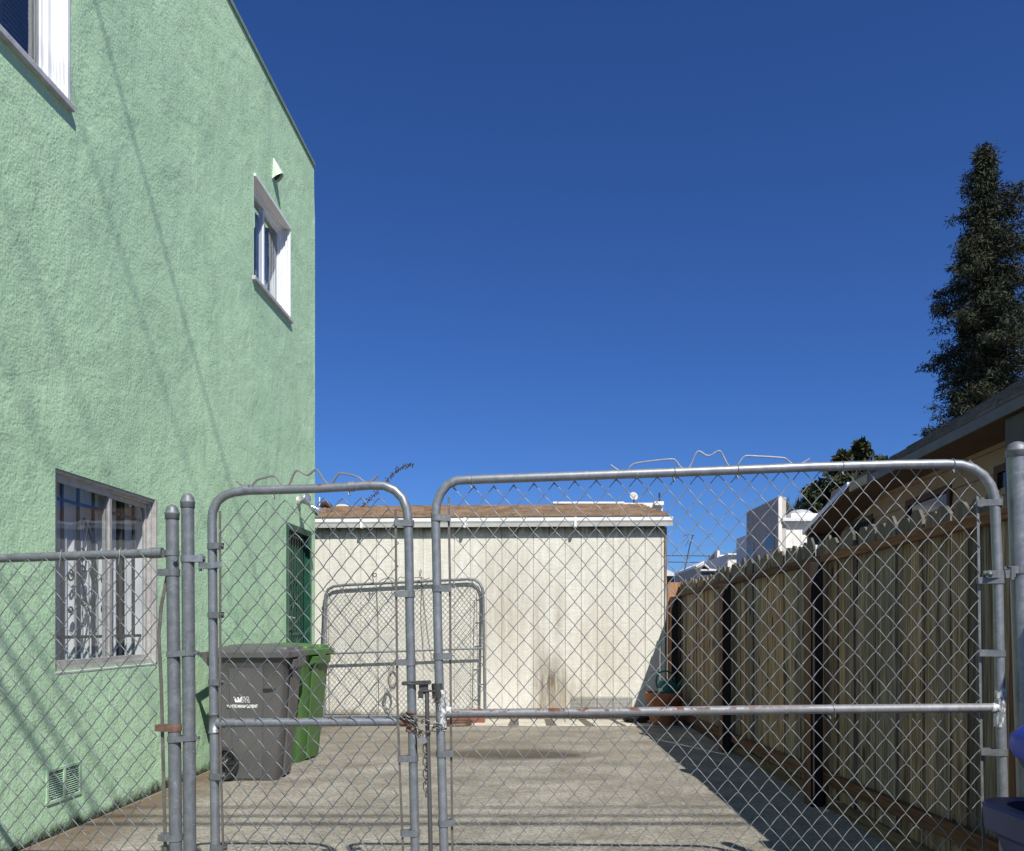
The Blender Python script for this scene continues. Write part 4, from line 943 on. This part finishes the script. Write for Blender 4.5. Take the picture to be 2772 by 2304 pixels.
m.loft([[(a_.x,yy,0.0),(b_.x,yy,0.0),(b_.x,yy+.2,0),(a_.x,yy+.2,0)], [(a_.x-.01,yy-.01,.14),(b_.x+.01,yy-.01,.14),(b_.x+.01,yy+.21,.14),(a_.x-.01,yy+.21,.14)], [(a_.x+.01,yy+.01,.14),(b_.x-.01,yy+.01,.14),(b_.x-.01,yy+.19,.14),(a_.x+.01,yy+.19,.14)], [(a_.x+.01,yy+.01,.10),(b_.x-.01,yy+.01,.10),(b_.x-.01,yy+.19,.10),(a_.x+.01,yy+.19,.10)]])
tag(m.build('planter_box', BRICKR, bevel=.004), 'low brick red trough on the ground at the foot of the shed', 'planter')
m = MB()
for k in range(3): m.tube([Vector((at(1238,1960,10.35).x + (.17+.01*k)*math.cos(2*math.pi*j/28), 10.36+.02*k + .11*math.sin(2*math.pi*j/28), .012+.022*k)) for j in range(28)], .010, 8, closed=True)
tag(m.build('hose_coil', plain('brown_hose', (.10,.06,.035), .6)), 'brown hose coil lying before the red trough', 'hose')
m = MB(); rn = random.Random(9)
for k in range(6):
    cx_, cy_ = at(1722,1950,10.75).x + rn.uniform(-.12,.12), 10.72 + rn.uniform(-.1,.1)
    m.tube([Vector((cx_ + (.13+.02*rn.random())*math.cos(2*math.pi*j/20+k), cy_ + .09*math.sin(2*math.pi*j/20+k), .014+.016*k)) for j in range(20)], .011, 6, closed=True)
tag(m.build('hose_coil', BLK), 'dark coiled hose on the ground left of the terracotta pot', 'hose')
# blue tub with beige container, at the right edge
tub = thing('plastic_tub', (2.0, 2.62, 0), 'dusty blue open plastic tub in front of the right gate post', 'tub')
tc = Vector((2.01, 2.62, 0))
m = MB(); m.loft([rrect(tc.x,tc.y,.29,.26,.08,0), rrect(tc.x,tc.y,.31,.28,.09,.40), rrect(tc.x,tc.y,.345,.31,.10,.52), rrect(tc.x,tc.y,.38,.34,.12,.545), rrect(tc.x,tc.y,.385,.345,.12,.622), rrect(tc.x,tc.y,.375,.335,.11,.632), rrect(tc.x,tc.y,.325,.285,.10,.629), rrect(tc.x,tc.y,.31,.27,.09,.60), rrect(tc.x,tc.y,.27,.24,.08,.05)], smooth=True)
q = m.build('body', BLUE2, tub); ed = q.modifiers.new('es','EDGE_SPLIT'); ed.split_angle = R(35)
jug = thing('beige_container', (1.965, 2.62, .07), 'beige container with a bright blue lid standing in the blue tub', 'container')
jc = Vector((1.965, 2.62, 0))
m = MB(); m.loft([rrect(jc.x,jc.y,.17,.17,.05,.07), rrect(jc.x,jc.y,.20,.20,.06,.45), rrect(jc.x,jc.y,.235,.22,.07,.78)], smooth=True); q = m.build('body', TAN, jug); ed = q.modifiers.new('es','EDGE_SPLIT'); ed.split_angle = R(35)
m = MB(); m.loft([rrect(jc.x,jc.y,.245,.23,.08,.755), rrect(jc.x,jc.y,.265,.25,.09,.80)], smooth=True); m.build('lid_skirt', BLUE2, jug)
m = MB(); m.loft([rrect(jc.x,jc.y,.275,.262,.11,.80), rrect(jc.x,jc.y,.29,.275,.12,.83), rrect(jc.x,jc.y,.285,.27,.12,.875), rrect(jc.x,jc.y,.24,.23,.11,.92), rrect(jc.x,jc.y,.17,.16,.08,.935)], smooth=True); q = m.build('lid', BLUE1, jug); ed = q.modifiers.new('es','EDGE_SPLIT'); ed.split_angle = R(45)

# ------------------------------------------------------------------ brown house on the right
BK = .082; bn = math.hypot(1, BK)
BM = Matrix(((1/bn, BK/bn, 0, 2.964), (-BK/bn, 1/bn, 0, 0), (0,0,1,0), (0,0,0,1)))       # local x: inwards, y: along, z: up
bh = thing('brown_house', (3.4, 7, 0), 'single-storey brown lap-sided house with grey shingle roof beyond the fence', 'house')
WT = .40
m = MB(); zc = 0.0; lap = .19
while zc < 2.95:
    m.add([(WT-.024,2.0,zc),(WT-.024,11.2,zc),(WT,11.2,zc+lap),(WT,2.0,zc+lap),(WT,2.0,zc),(WT,11.2,zc)], [(0,1,2,3),(0,4,5,1)]); zc += lap
m.build('wall', BROWNS, bh, M=BM, fix=False)
m = MB(); m.box(WT+.001,8.5,2.0,11.2,0,2.6); m.build('core', BROWNS, bh, M=BM)
m = MB(); pit = .60; T_ = 2.6; y0, y1 = 1.0, 9.05; nc = 13
for i in range(nc):
    ta, tb_ = -.02 + T_*i/nc, -.02 + T_*(i+1)/nc + .02; za, zb_ = 2.785 + pit*(ta+.02), 2.785 + pit*(tb_+.02)
    yy = y0; rn = random.Random(100+i); ye = y1 + rn.uniform(0,.07)
    while yy < ye-.02:
        e_ = min(ye, yy + rn.uniform(.2,.36)); dz = rn.uniform(0,.007)
        m.add([(ta,yy,za+.038+dz),(ta,e_-.004,za+.038+dz),(tb_,e_-.004,zb_+.004),(tb_,yy,zb_+.004),(ta,yy,za),(ta,e_-.004,za)], [(0,1,2,3),(4,5,1,0)]); yy = e_
m.add([(-.02,y0,2.78),(-.02,y1,2.78),(T_,y1,2.78+pit*(T_+.02)),(T_,y0,2.78+pit*(T_+.02)),(T_+3.5,y1,2.3),(T_+3.5,y0,2.3)], [(0,1,2,3),(3,2,4,5)])
rf = m.build('roof', ROOFG, bh, M=BM, fix=False)
m = MB(); m.box(-.03,.0,y0,y1+.02,2.695,2.778); m.build('fascia', FASCD, bh, M=BM, bevel=.003)
m = MB(); m.box(.001,WT,y0,y1,2.700,2.714); m.build('soffit', SOFF, bh, M=BM)
# rear slope falling away, with a shiny metal edge
m = MB(); zr0, zr1, yr0, yr1 = 2.79, 2.47, 9.07, 10.9
m.prism([(-.02,yr0,zr0),(-.02,yr1,zr1),(-.02,yr1,zr1-.05),(-.02,yr0,zr0-.05)], (4,0,0)); m.build('rear_roof', SOFF, bh, M=BM)
m = MB(); m.bar((-.045,yr0,zr0-.01), (-.045,yr1,zr1-.01), .03, .055, (1,0,0)); m.build('metal_edge', galv('shiny_metal_edge', (.30,.34,.40), .8, .3), bh, M=BM)
m = MB(); m.box(-.038,-.031,y1-.55,y1+.02,2.70,2.79); m.build('fascia_end', plain('tan_trim', (.34,.30,.2), .7), bh, M=BM) 
m = MB(); m.box(0,3.2,10.82,10.9,2.30,2.42); m.box(.1,.22,10.6,10.72,0,2.3); m.build('rear_beam', OLIVE, bh, M=BM)
m = MB(); m.box(.02,WT-.015,4.4,5.86,.2,2.690); m.build('bay', OLIVE, bh, M=BM, bevel=.004)
def bwin(y0, y1, z0, z1, fm, bars=True):
    m = MB(); t = .06; x0, x1 = WT-.04, WT-.013
    m.box(x0,x1,y0-t,y0,z0-t,z1+t); m.box(x0,x1,y1,y1+t,z0-t,z1+t); m.box(x0,x1,y0,y1,z1,z1+t); m.box(x0,x1,y0,y1,z0-t,z0); w_ = m.build('window', fm, bh, M=BM)
    m = MB(); m.box(x1-.004,x1-.001,y0,y1,z0,z1); m.build('pane', WINB, w_, M=BM)
    if bars:
        m = MB()
        for k in range(9): m.bar((x0-.03,lerp(y0,y1,k/8),z0), (x0-.03,lerp(y0,y1,k/8),z1), .012, .012)
        m.build('security_bars', IRON, w_, M=BM)
bwin(9.61, 10.3, 1.6, 2.46, OLIVE); bwin(7.6, 8.5, 1.5, 2.46, DRED, False); bwin(6.42, 6.68, 1.4, 2.46, DRED, False)

# ------------------------------------------------------------------ houses farther back
def bx(m_, px0, px1, py0, py1, Y, dep): # box whose front fills a measured rectangle at depth Y
    a_, b_ = at(px0, py1, Y), at(px1, py0, Y); m_.box(a_.x, b_.x, Y, Y+dep, max(0, a_.z) if py1 < 1900 else 0, b_.z)
th = thing('white_tower_house', (8, 26, 0), 'white house with a tall slanted shade-grey side wall beyond the fence', 'house')
a_ = at(2106,1345,25.0); zt0 = a_.z; xw = a_.x; zt1 = at(2106,1345,25).z
m = MB(); m.add([(xw,25,0),(xw,28.35,0),(xw,28.35,zt0),(xw,25,zt0)], [(0,1,2,3)])
for k in range(22): m.box(xw-.012,xw-.001,25.1+k*.15,25.115+k*.15,.2,zt0-.02)
m.box(xw+.001,xw+.25,25.02,28.3,0,zt0-.01); m.build('side_wall', WALLSHADE, th, fix=False)  # shaded side of the white house, its shade put into a greyer colour
m = MB(); m.box(xw-.005,xw+.10,24.93,25.0,0,zt0+.02); m.build('corner_board', WALLW, th)
m = MB(); m.box(xw+.10,xw+3.2,25.05,30,0,at(2106,1412,25).z); 
for k in range(12): m.box(xw+.25+k*.22,xw+.262+k*.22,25.04,25.049,0,at(2106,1414,25).z)
m.build('front_wall', WALLW, th)
ze = at(2106,1412,25).z
m = MB(); m.prism([(xw+.1,24.85,ze),(xw+3.3,24.85,ze),(xw+3.3,24.85,ze+.08),(xw+.1,24.85,ze+.08)], (0,.12,0)); m.prism([(xw+.1,24.9,ze+.05),(xw+3.3,24.9,ze+.05),(xw+3.3,28.5,ze+.48),(xw+.1,28.5,ze+.48)], (0,0,.05)); m.build('roof', plain('white_roof_coating', (.62,.64,.66), .5), th)
m = MB(); cz = at(2172,1395,26.2)
m.box(cz.x-.45,cz.x+.42,25.9,26.9,cz.z-.25,cz.z+.02); m.build('skylight_curb', WALLW, th)
m = MB(); m.lathe(Vector((cz.x,26.4,cz.z+.02)), [(.42,0),(.40,.05),(.28,.14),(.1,.18),(0,.185)], 20); m.build('skylight_dome', plain('cloudy_acrylic', (.45,.46,.46), .3), th)
for (yw, za, zb_, w_) in ((25.4, 3.27, 3.75, .75), (27.5, 2.4, 3.55, .35)):
    m = MB(); m.box(xw-.03,xw-.013,yw,yw+w_,za+.35,zb_+.35); ww = m.build('window', WINB, th)
    m = MB(); m.box(xw-.035,xw-.014,yw-.06,yw,za+.29,zb_+.41); m.box(xw-.035,xw-.014,yw+w_,yw+w_+.06,za+.29,zb_+.41); m.box(xw-.035,xw-.014,yw,yw+w_,zb_+.35,zb_+.41); m.box(xw-.035,xw-.014,yw,yw+w_,za+.29,za+.35); m.build('window_frame', WALLSHADE, ww)
def simple_house(name, loc, label, parts):
    t_ = thing(name, loc, label, 'house')
    for pn, mb_, mt_ in parts: mb_.build(pn, mt_, t_, fix=True)
    return t_
# stepped parapet house
Yh = 33.0
p1 = MB(); bx(p1, 1970, 2022, 1500, 1640, Yh, 6)
x9 = at(1918,1500,Yh+2).x
p2 = MB(); q0, q1 = at(1918,1500,Yh+4), at(1972,1530,Yh); p2.add([(at(1918,1,Yh+4).x,Yh+4,0),(at(1972,1,Yh).x,Yh,0),(at(1972,1,Yh).x,Yh,at(1972,1503,Yh).z),(at(1942,1,Yh+2.2).x,Yh+2.2,at(1942,1515,Yh+2.2).z),(at(1942,1,Yh+2.2).x,Yh+2.2,at(1942,1493,Yh+2.2).z),(at(1918,1,Yh+4).x,Yh+4,at(1918,1506,Yh+4).z)], [(0,1,2,3,4,5)])
p3 = MB(); bx(p3, 1942, 1948, 1491, 1512, Yh+2.1, .5); bx(p3, 1948, 1972, 1502, 1512, Yh+2.0, .3); bx(p3, 1970, 2024, 1498, 1502, Yh-.15, .3)
simple_house('stepped_parapet_house', (9, Yh, 0), 'distant white flat-topped house with stepped olive side wall', [('front_wall', p1, WALLW), ('side_wall', p2, WALLO), ('parapet', p3, WALLW)])
# gabled pale house in front of it
Yg = 28.0; r1 = MB(); A = at
apex = A(1905,1527,Yg); 
g1 = MB(); g1.add([(A(1886,1,Yg).x,Yg,0),(A(1955,1,Yg).x,Yg,0),(A(1955,1,Yg).x,Yg,A(1,1543,Yg).z),(A(1886,1,Yg).x,Yg,A(1,1536,Yg).z)], [(0,1,2,3)])
g2 = MB(); g2.add([(A(1826,1,Yg+6).x,Yg+6,0),(A(1886,1,Yg).x,Yg,0),(A(1886,1,Yg).x,Yg,A(1,1536,Yg).z),(A(1826,1,Yg+6).x,Yg+6,A(1,1556,Yg+6).z)], [(0,1,2,3)])
g3 = MB(); g3.prism([A(1884,1540,Yg-.3), A(1906,1523,Yg-.3), A(1920,1536,Yg-.3), A(1920,1540,Yg-.3), A(1906,1528,Yg-.3)], (0,.3,0)); g3.prism([A(1884,1536,Yg-.3), A(1906,1523,Yg-.3), A(1870,1536,Yg+6), A(1825,1556,Yg+6)], (0,0,.06)); g3.prism([A(1897,1541,Yg-.25), A(1948,1541,Yg-.25), A(1948,1545,Yg-.25), A(1897,1545,Yg-.25)], (0,.3,0))
g4 = MB(); bx(g4, 1899, 1935, 1549, 1556, Yg-.05, .04); bx(g4, 1898, 1920, 1534, 1541, Yg-.04, .03)
simple_house('gabled_house', (6.5, Yg, 0), 'small distant white gabled house low behind the fence tops', [('front_wall', g1, WALLW), ('side_wall', g2, canv('grey_green_wall', (.33,.34,.31))), ('roof', g3, plain('white_roof_edge', (.66,.67,.68), .6)), ('window', g4, WINB)])
Yk = 36.0; k1 = MB(); k1.add([(A(1790,1,Yk).x,Yk,0),(A(1825,1,Yk).x,Yk,0),(A(1825,1,Yk).x,Yk,A(1,1558,Yk).z),(A(1790,1,Yk).x,Yk,A(1,1558,Yk).z)], [(0,1,2,3)])
k2 = MB(); k2.prism([A(1790,1545,Yk-.3), A(1806,1542,Yk-.3), A(1834,1555,Yk-.3), A(1834,1559,Yk-.3), A(1790,1559,Yk-.3)], (0,5,0))
simple_house('dark_walled_house', (7, Yk, 0), 'far house with white roof and dark wall beside the shed corner', [('wall', k1, plain('dim_wall', (.12,.12,.13), .8)), ('roof', k2, plain('pale_roof', (.6,.6,.6), .7))])
# flat-roofed building behind the shed
p1 = MB(); bx(p1, 1500, 1794, 1361, 1700, 17.0, 4); p2 = MB(); bx(p2, 1497, 1690, 1358, 1363, 16.9, .2); bx(p2, 1772, 1797, 1357, 1367, 16.9, .3)
simple_house('flat_roofed_building', (3, 17, 0), 'white parapet of a flat-roofed building showing above the shed roof', [('wall', p1, WALLW), ('parapet_cap', p2, canv('white_cap', (.76,.76,.74)))])
# dishes, antenna, pole, wires
ds = thing('satellite_dish', at(1715,1362,17.2), 'small round satellite dish on the white parapet above the shed', 'satellite dish')
m = MB(); c = at(1716,1343,16.8); dm = Matrix.Translation(c) @ Vector((.25,-.95,.3)).to_track_quat('Z','Y').to_matrix().to_4x4(); d2 = MB(); d2.lathe((0,0,0), [(0,-.03),(.04,-.026),(.075,-.012),(.088,0),(.084,.003),(.04,-.02),(0,-.024)], 24); d2.build('reflector', DISH, ds, M=dm)
m.tube([c + Vector((0,.03,0)), at(1716,1362,16.85)], .012, 8); m.tube([c + Vector((0,-.01,-.06)), c + Vector((.02,-.09,.0))], .006, 6); m.build('mast', DKM, ds)
ds2 = thing('satellite_dish', at(925,1395,15), 'broad pale dish edge rising behind the brown shed roof at left', 'satellite dish')
c = at(925,1405,15); dm = Matrix.Translation(c) @ Matrix.Rotation(R(90),4,'X'); d2 = MB(); d2.lathe((0,0,0), [(0,-.06),(.12,-.05),(.22,-.02),(.27,.0),(.268,.006),(.2,-.012),(0,-.05)], 32); d2.build('reflector', DISH, ds2, M=dm)
m = MB(); m.tube([c+Vector((0,.05,0)), c+Vector((0,.1,-.8))], .02, 8); m.build('mast', DKM, ds2)
m = MB(); m.tube([at(1785,1362,17.3), at(1785,1334,17.3)], .018, 8); m.tube([at(1783,1336,17.3), at(1787,1336,17.3)], .022, 8); tag(m.build('vent_pipe', BLK), 'short black pipe standing on the white parapet end', 'pipe')
m = MB(); m.tube([at(865,1373,15), at(865,1346,15)], .012, 6); m.tube([at(865,1373,15), at(1000,1373,15)], .01, 5) if False else None; tag(m.build('roof_pipe', GUTM), 'thin white pipe against the sky beside the green wall corner', 'pipe')
an = thing('tv_antenna', at(1853,1548,30), 'thin rooftop television antenna leaning against the blue sky', 'antenna')
m = MB(); m.tube([at(1853,1545,30), at(1868,1474,30), at(1876,1448,30)], .02, 5); m.build('mast', DKM, an)
m = MB()
for (x0, y0_, x1, y1_) in ((1862,1472,1870,1474),(1870,1449,1882,1450),(1848,1452,1866,1446),(1920,1447,1928,1446),(1855,1480,1864,1462)): m.tube([at(x0,y0_,30), at(x1,y1_,30)], .011, 4)
m.build('element', DKM, an)
for k, (ya, yb_) in enumerate(((1504,1505),(1521,1523))):
    m = MB(); m.tube([at(1700,ya-1,45), at(1800,ya+.3,45), at(1920,yb_,45), at(2100,yb_-2,45)], .022, 5)
    tag(m.build('power_line', BLK), ('upper' if k == 0 else 'lower') + ' of two level power lines crossing sky beside the shed', 'power line')
# vine over the shed roof
vt = MB(); rn = random.Random(4)
P_ = smooth_path([at(x,y,12.3) for x, y in ((958,1398),(975,1375),(1003,1352),(1030,1318),(1048,1300),(1066,1281),(1084,1266),(1100,1257),(1118,1257))], 2)
vt.tube(P_, [lerp(.009,.002,i/(len(P_)-1)) for i in range(len(P_))], 5)
for i in range(2, len(P_)-1):
    for _ in range(4):
        c = P_[i]; d_ = Vector((rn.uniform(-1,1), rn.uniform(-.6,.6), rn.uniform(-1,.5)))*rn.uniform(.02,.05); e_ = c+d_; s_ = rn.uniform(.006,.014)
        vt.tube([c, e_], .0014, 3); vt.add([e_+Vector((-s_,0,0)), e_+Vector((0,s_*.5,-s_*1.3)), e_+Vector((s_,0,0)), e_+Vector((0,-s_*.5,s_*1.3))], [(0,1,2,3)])
for _ in range(60):
    c = at(rn.gauss(1172-240,10), rn.gauss(1390,3), 12.2); vt.add([c+Vector((rn.uniform(-.03,.03),0,rn.uniform(-.02,.02))) for _k in range(3)], [(0,1,2)])
tag(vt.build('vine', TWIG, fix=False), 'dry vine shoot arching up over the shed roof into the sky', 'vine')
m = MB(); P_ = [at(x,y,12.2) for x, y in ((868,1375),(874,1366),(884,1364),(893,1372),(898,1383))]; m.tube(P_, [.03,.045,.05,.045,.03], 8)
tag(m.build('roof_debris', plain('dark_debris', (.045,.03,.03), .9)), 'dark lump of debris on the shed roof edge beside the stucco corner', 'debris')
m = MB(); m.loft([[at(x,y,12.4) + Vector((0,d_,0)) for x, y in ((1015,1380),(1050,1375),(1090,1377),(1110,1374),(1120,1380))] for d_ in (0,.3)]); tag(m.build('folded_tarp', plain('dark_tarp', (.05,.05,.055), .7)), 'dark flat tarp lying on the ridge of the brown shed roof', 'tarp')

# ------------------------------------------------------------------ trees
def leaf_quads(g_, c, rn, n_, rad, L_, W_, hang=0.0):
    for _ in range(n_):
        d_ = Vector((rn.gauss(0,1), rn.gauss(0,1), rn.gauss(0,.8)-hang)).normalized(); p = c + Vector((rn.gauss(0,rad), rn.gauss(0,rad), rn.gauss(0,rad*.7)))
        s_ = d_.orthogonal().normalized(); s_.rotate(Matrix.Rotation(rn.uniform(0,6.28),3,d_)); l_ = L_*rn.uniform(.6,1.3)
        g_.add([p - s_*W_*.5, p + d_*l_*.5 - s_*W_*.6, p + d_*l_, p + d_*l_*.5 + s_*W_*.6], [(0,1,2,3)])
Yc = 30.0; rc = thing('conifer', (at(2672,1,Yc).x, Yc, 0), 'tall dark ragged conifer towering above the shingled roof', 'tree')
rn = random.Random(77); base = Vector((at(2672,1,Yc).x, Yc, 0)); top = at(2664,400,Yc)
def hw(z): # crown half-width against height
    T = [(3.0,2.9),(5,2.8),(8.2,2.6),(9.4,2.25),(11,1.85),(13,1.6),(15,1.3),(16.5,.85),(17.6,.42),(18.5,.05)]
    for (a0, b0), (a1, b1_) in zip(T, T[1:]):
        if a0 <= z <= a1: return lerp(b0, b1_, (z-a0)/(a1-a0))
    return .05
tk = MB(); tk.tube([base, base.lerp(top,.5)+Vector((.05,0,0)), top], [.35,.2,.02], 10); tk.build('trunk', BARK, rc)
lv = MB(); br = MB(); z = 5.0
tier = {}
while z < top.z-.1:
    n_ = 8 if z > 15 else 10; ti = int(z/.85)
    if ti not in tier: tier[ti] = [(rn.uniform(0, 6.28), rn.uniform(.35,.75), rn.uniform(.85,1.28)) for _k in range(4)]
    for _ in range(n_):
        a_ = rn.uniform(0, 2*math.pi); full = hw(z); c0 = base.lerp(top, z/top.z); f_ = .5
        for (aa, ww_, ff) in tier[ti]:
            dd = abs((a_-aa+math.pi) % (2*math.pi) - math.pi)
            if dd < ww_: f_ = max(f_, ff*(1 - .4*dd/ww_))
        Lb = full*f_*rn.uniform(.8,1.08)
        if math.cos(a_) > .5 and 9 < z < 17.0 and f_ > .8: Lb *= 1.5
        if Lb < .12: Lb = .12
        d_ = Vector((math.cos(a_), math.sin(a_), 0)); dr = rn.uniform(-.32,.10)*Lb
        P_ = [c0, c0 + d_*Lb*.5 + Vector((0,0,dr*.2 + .05)), c0 + d_*Lb*.85 + Vector((0,0,dr*.8)), c0 + d_*Lb + Vector((0,0,dr*.85+.08))]
        br.tube(P_, [.035,.022,.012,.004], 4)
        P_ = smooth_path(P_, 1); nt_ = max(2, int(Lb/.22))
        for k in range(nt_+1):
            t = k/nt_
            if t < .22 and rn.random() < .6: continue
            i = min(int(t*(len(P_)-1)), len(P_)-2); c = P_[i].lerp(P_[i+1], t*(len(P_)-1)-i)
            sp = .11*(1-.35*t) + .02
            leaf_quads(lv, c + Vector((rn.gauss(0,.05), rn.gauss(0,.05), -.06)), rn, 19, sp*1.15, .21, .034, hang=.6)
    z += .13 if z > 8 else .2
br.build('branches', BARK, rc); cr = lv.build('crown', NEEDLE, rc, fix=False)
def bushy(loc, label, Y, blobs, seed, mt_, L_=.2, W_=.10, dens=1.0, group=None, spike=None, name='broadleaf_tree'):
    t_ = thing(name, loc, label, 'tree', group); rn = random.Random(seed); g_ = MB(); b_ = MB()
    b_.tube([Vector(loc), Vector((loc[0],loc[1],blobs[0][1]))if False else Vector((loc[0],loc[1],at(1,blobs[0][1],Y).z))], [.25,.08], 8)
    for (px, py, rp) in blobs:
        c = at(px, py, Y) + Vector((0, rn.uniform(-.5,.5), 0)); rr_ = rp*Y/F; b_.tube([Vector((loc[0],loc[1],c.z*.6)), c], [.07,.02], 5)
        for _ in range(int(42*dens)):
            d_ = Vector((rn.gauss(0,1), rn.gauss(0,1), rn.gauss(0,1))).normalized()*rr_*(rn.random()**.35)*rn.uniform(.75,1.08); leaf_quads(g_, c+d_, rn, 12, rr_*.10, L_, W_, -.2)
    if spike: b_.tube([at(spike[0],spike[1]+40,Y), at(spike[0],spike[1],Y)], [.03,.008], 5)
    g_.build('crown', mt_, t_, fix=False); b_.build('trunk', BARK, t_); return t_
Yt = 42
bushy((at(2290,1,Yt).x, Yt, 0), 'bushy round dark tree behind the white house roof', Yt,
      [(2332,1232,26),(2285,1262,30),(2270,1248,18),(2350,1260,34),(2380,1262,22),(2395,1275,20),(2310,1290,40),(2255,1300,34),(2215,1330,30),(2340,1310,48),(2270,1340,48),(2205,1360,28),(2230,1375,36),(2300,1370,50),(2360,1350,46),(2340,1400,50),(2240,1410,40),(2325,1212,14),(2190,1395,20),(2400,1320,40)], 5, LEAF, .30, .15, 1.0, spike=(2332,1186))
def palm(loc, label, Y, fr, seed):
    t_ = thing('palm_tree', loc, label, 'tree'); rn = random.Random(seed); g_ = MB(); hub = at(fr[0][0][0], fr[0][0][1], Y)
    for pts in fr:
        P_ = smooth_path([at(x,y,Y) for x, y in pts], 2); g_.tube(P_, .02, 4)
        for i in range(1, len(P_)-1):
            t = (P_[i+1]-P_[i-1]).normalized()
            for s_ in (-1,1):
                for q in range(3):
                    p = P_[i].lerp(P_[i+1], q/3); n_ = Vector((-t.z,rn.uniform(-.5,.5)*s_,t.x))*s_; tip = p + (n_*.25 + t*.35)*rn.uniform(.8,1.3) + Vector((0,0,-.12)); g_.add([p - t*.025, tip, p + t*.025], [(0,1,2)])
    g_.build('crown', PALM, t_, fix=False); b_ = MB(); b_.tube([Vector((hub.x,Y,0)), hub], [.22,.18], 8); b_.build('trunk', BARK, t_)
palm((at(2060,1,40).x,40,0), 'palm with one drooping frond left of the shaded tower wall', 40, [[(2060,1480),(2035,1474),(2010,1480),(1990,1502)],[(2060,1480),(2035,1495),(2015,1505),(2002,1512)],[(2060,1480),(2090,1470),(2120,1500)]], 3)
palm((at(2140,1,38).x,38,0), 'palm with upright fronds between tower corner and skylight', 38, [[(2140,1410),(2126,1385),(2112,1372)],[(2140,1410),(2135,1380),(2128,1362)],[(2140,1410),(2152,1375),(2163,1360)],[(2140,1410),(2158,1385),(2172,1374)],[(2140,1410),(2112,1395),(2100,1400)]], 6)

# ------------------------------------------------------------------ overhead cables above the street (their shadows cross wall and driveway)
for k, (yg, zz, r_) in enumerate(((5.68,7.6,.012),(5.42,7.6,.020),(5.20,7.2,.026),(8.85,13.5,.010),(9.75,12.0,.012),(7.4,15.0,.010),(6.7,15.6,.011))):
    y = yg - SY*zz; pts = []
    for i in range(25):
        x = -24 + 48*i/24; pts.append((x, y + .004*x, zz + .0009*(x-2)**2))
    m = MB(); m.tube(pts, r_, 6); tag(m.build('utility_cable', BLK), 'black overhead cable strung along the street above the gate', 'cable', 'overhead cables along the street')
# ------------------------------------------------------------------ litter
rn = random.Random(15); m = MB()
for _ in range(420):
    if rn.random() < .55: Y = rn.uniform(4.5,10.5); X = -2.935 + K*Y + abs(rn.gauss(0,.35)) + .02
    else: Y = rn.uniform(4.5,10.8); X = rn.uniform(-2.2,2.0)
    s_ = rn.uniform(.004,.014); a_ = rn.uniform(0,6.28); c = Vector((X,Y,.004)); m.add([c + Vector((s_*math.cos(a_),s_*math.sin(a_),.001)), c + Vector((-s_*.4*math.sin(a_),s_*.4*math.cos(a_),.004)), c + Vector((-s_*math.cos(a_),-s_*math.sin(a_),.002)), c + Vector((s_*.4*math.sin(a_),-s_*.4*math.cos(a_),.001))], [(0,1,2,3)])
tag(m.build('leaf_litter', plain('dry_leaf_bits', (.34,.26,.15), .9, 0, .5, 40), fix=False), 'dry leaf scraps and grit scattered over the driveway', 'litter', kind='stuff')
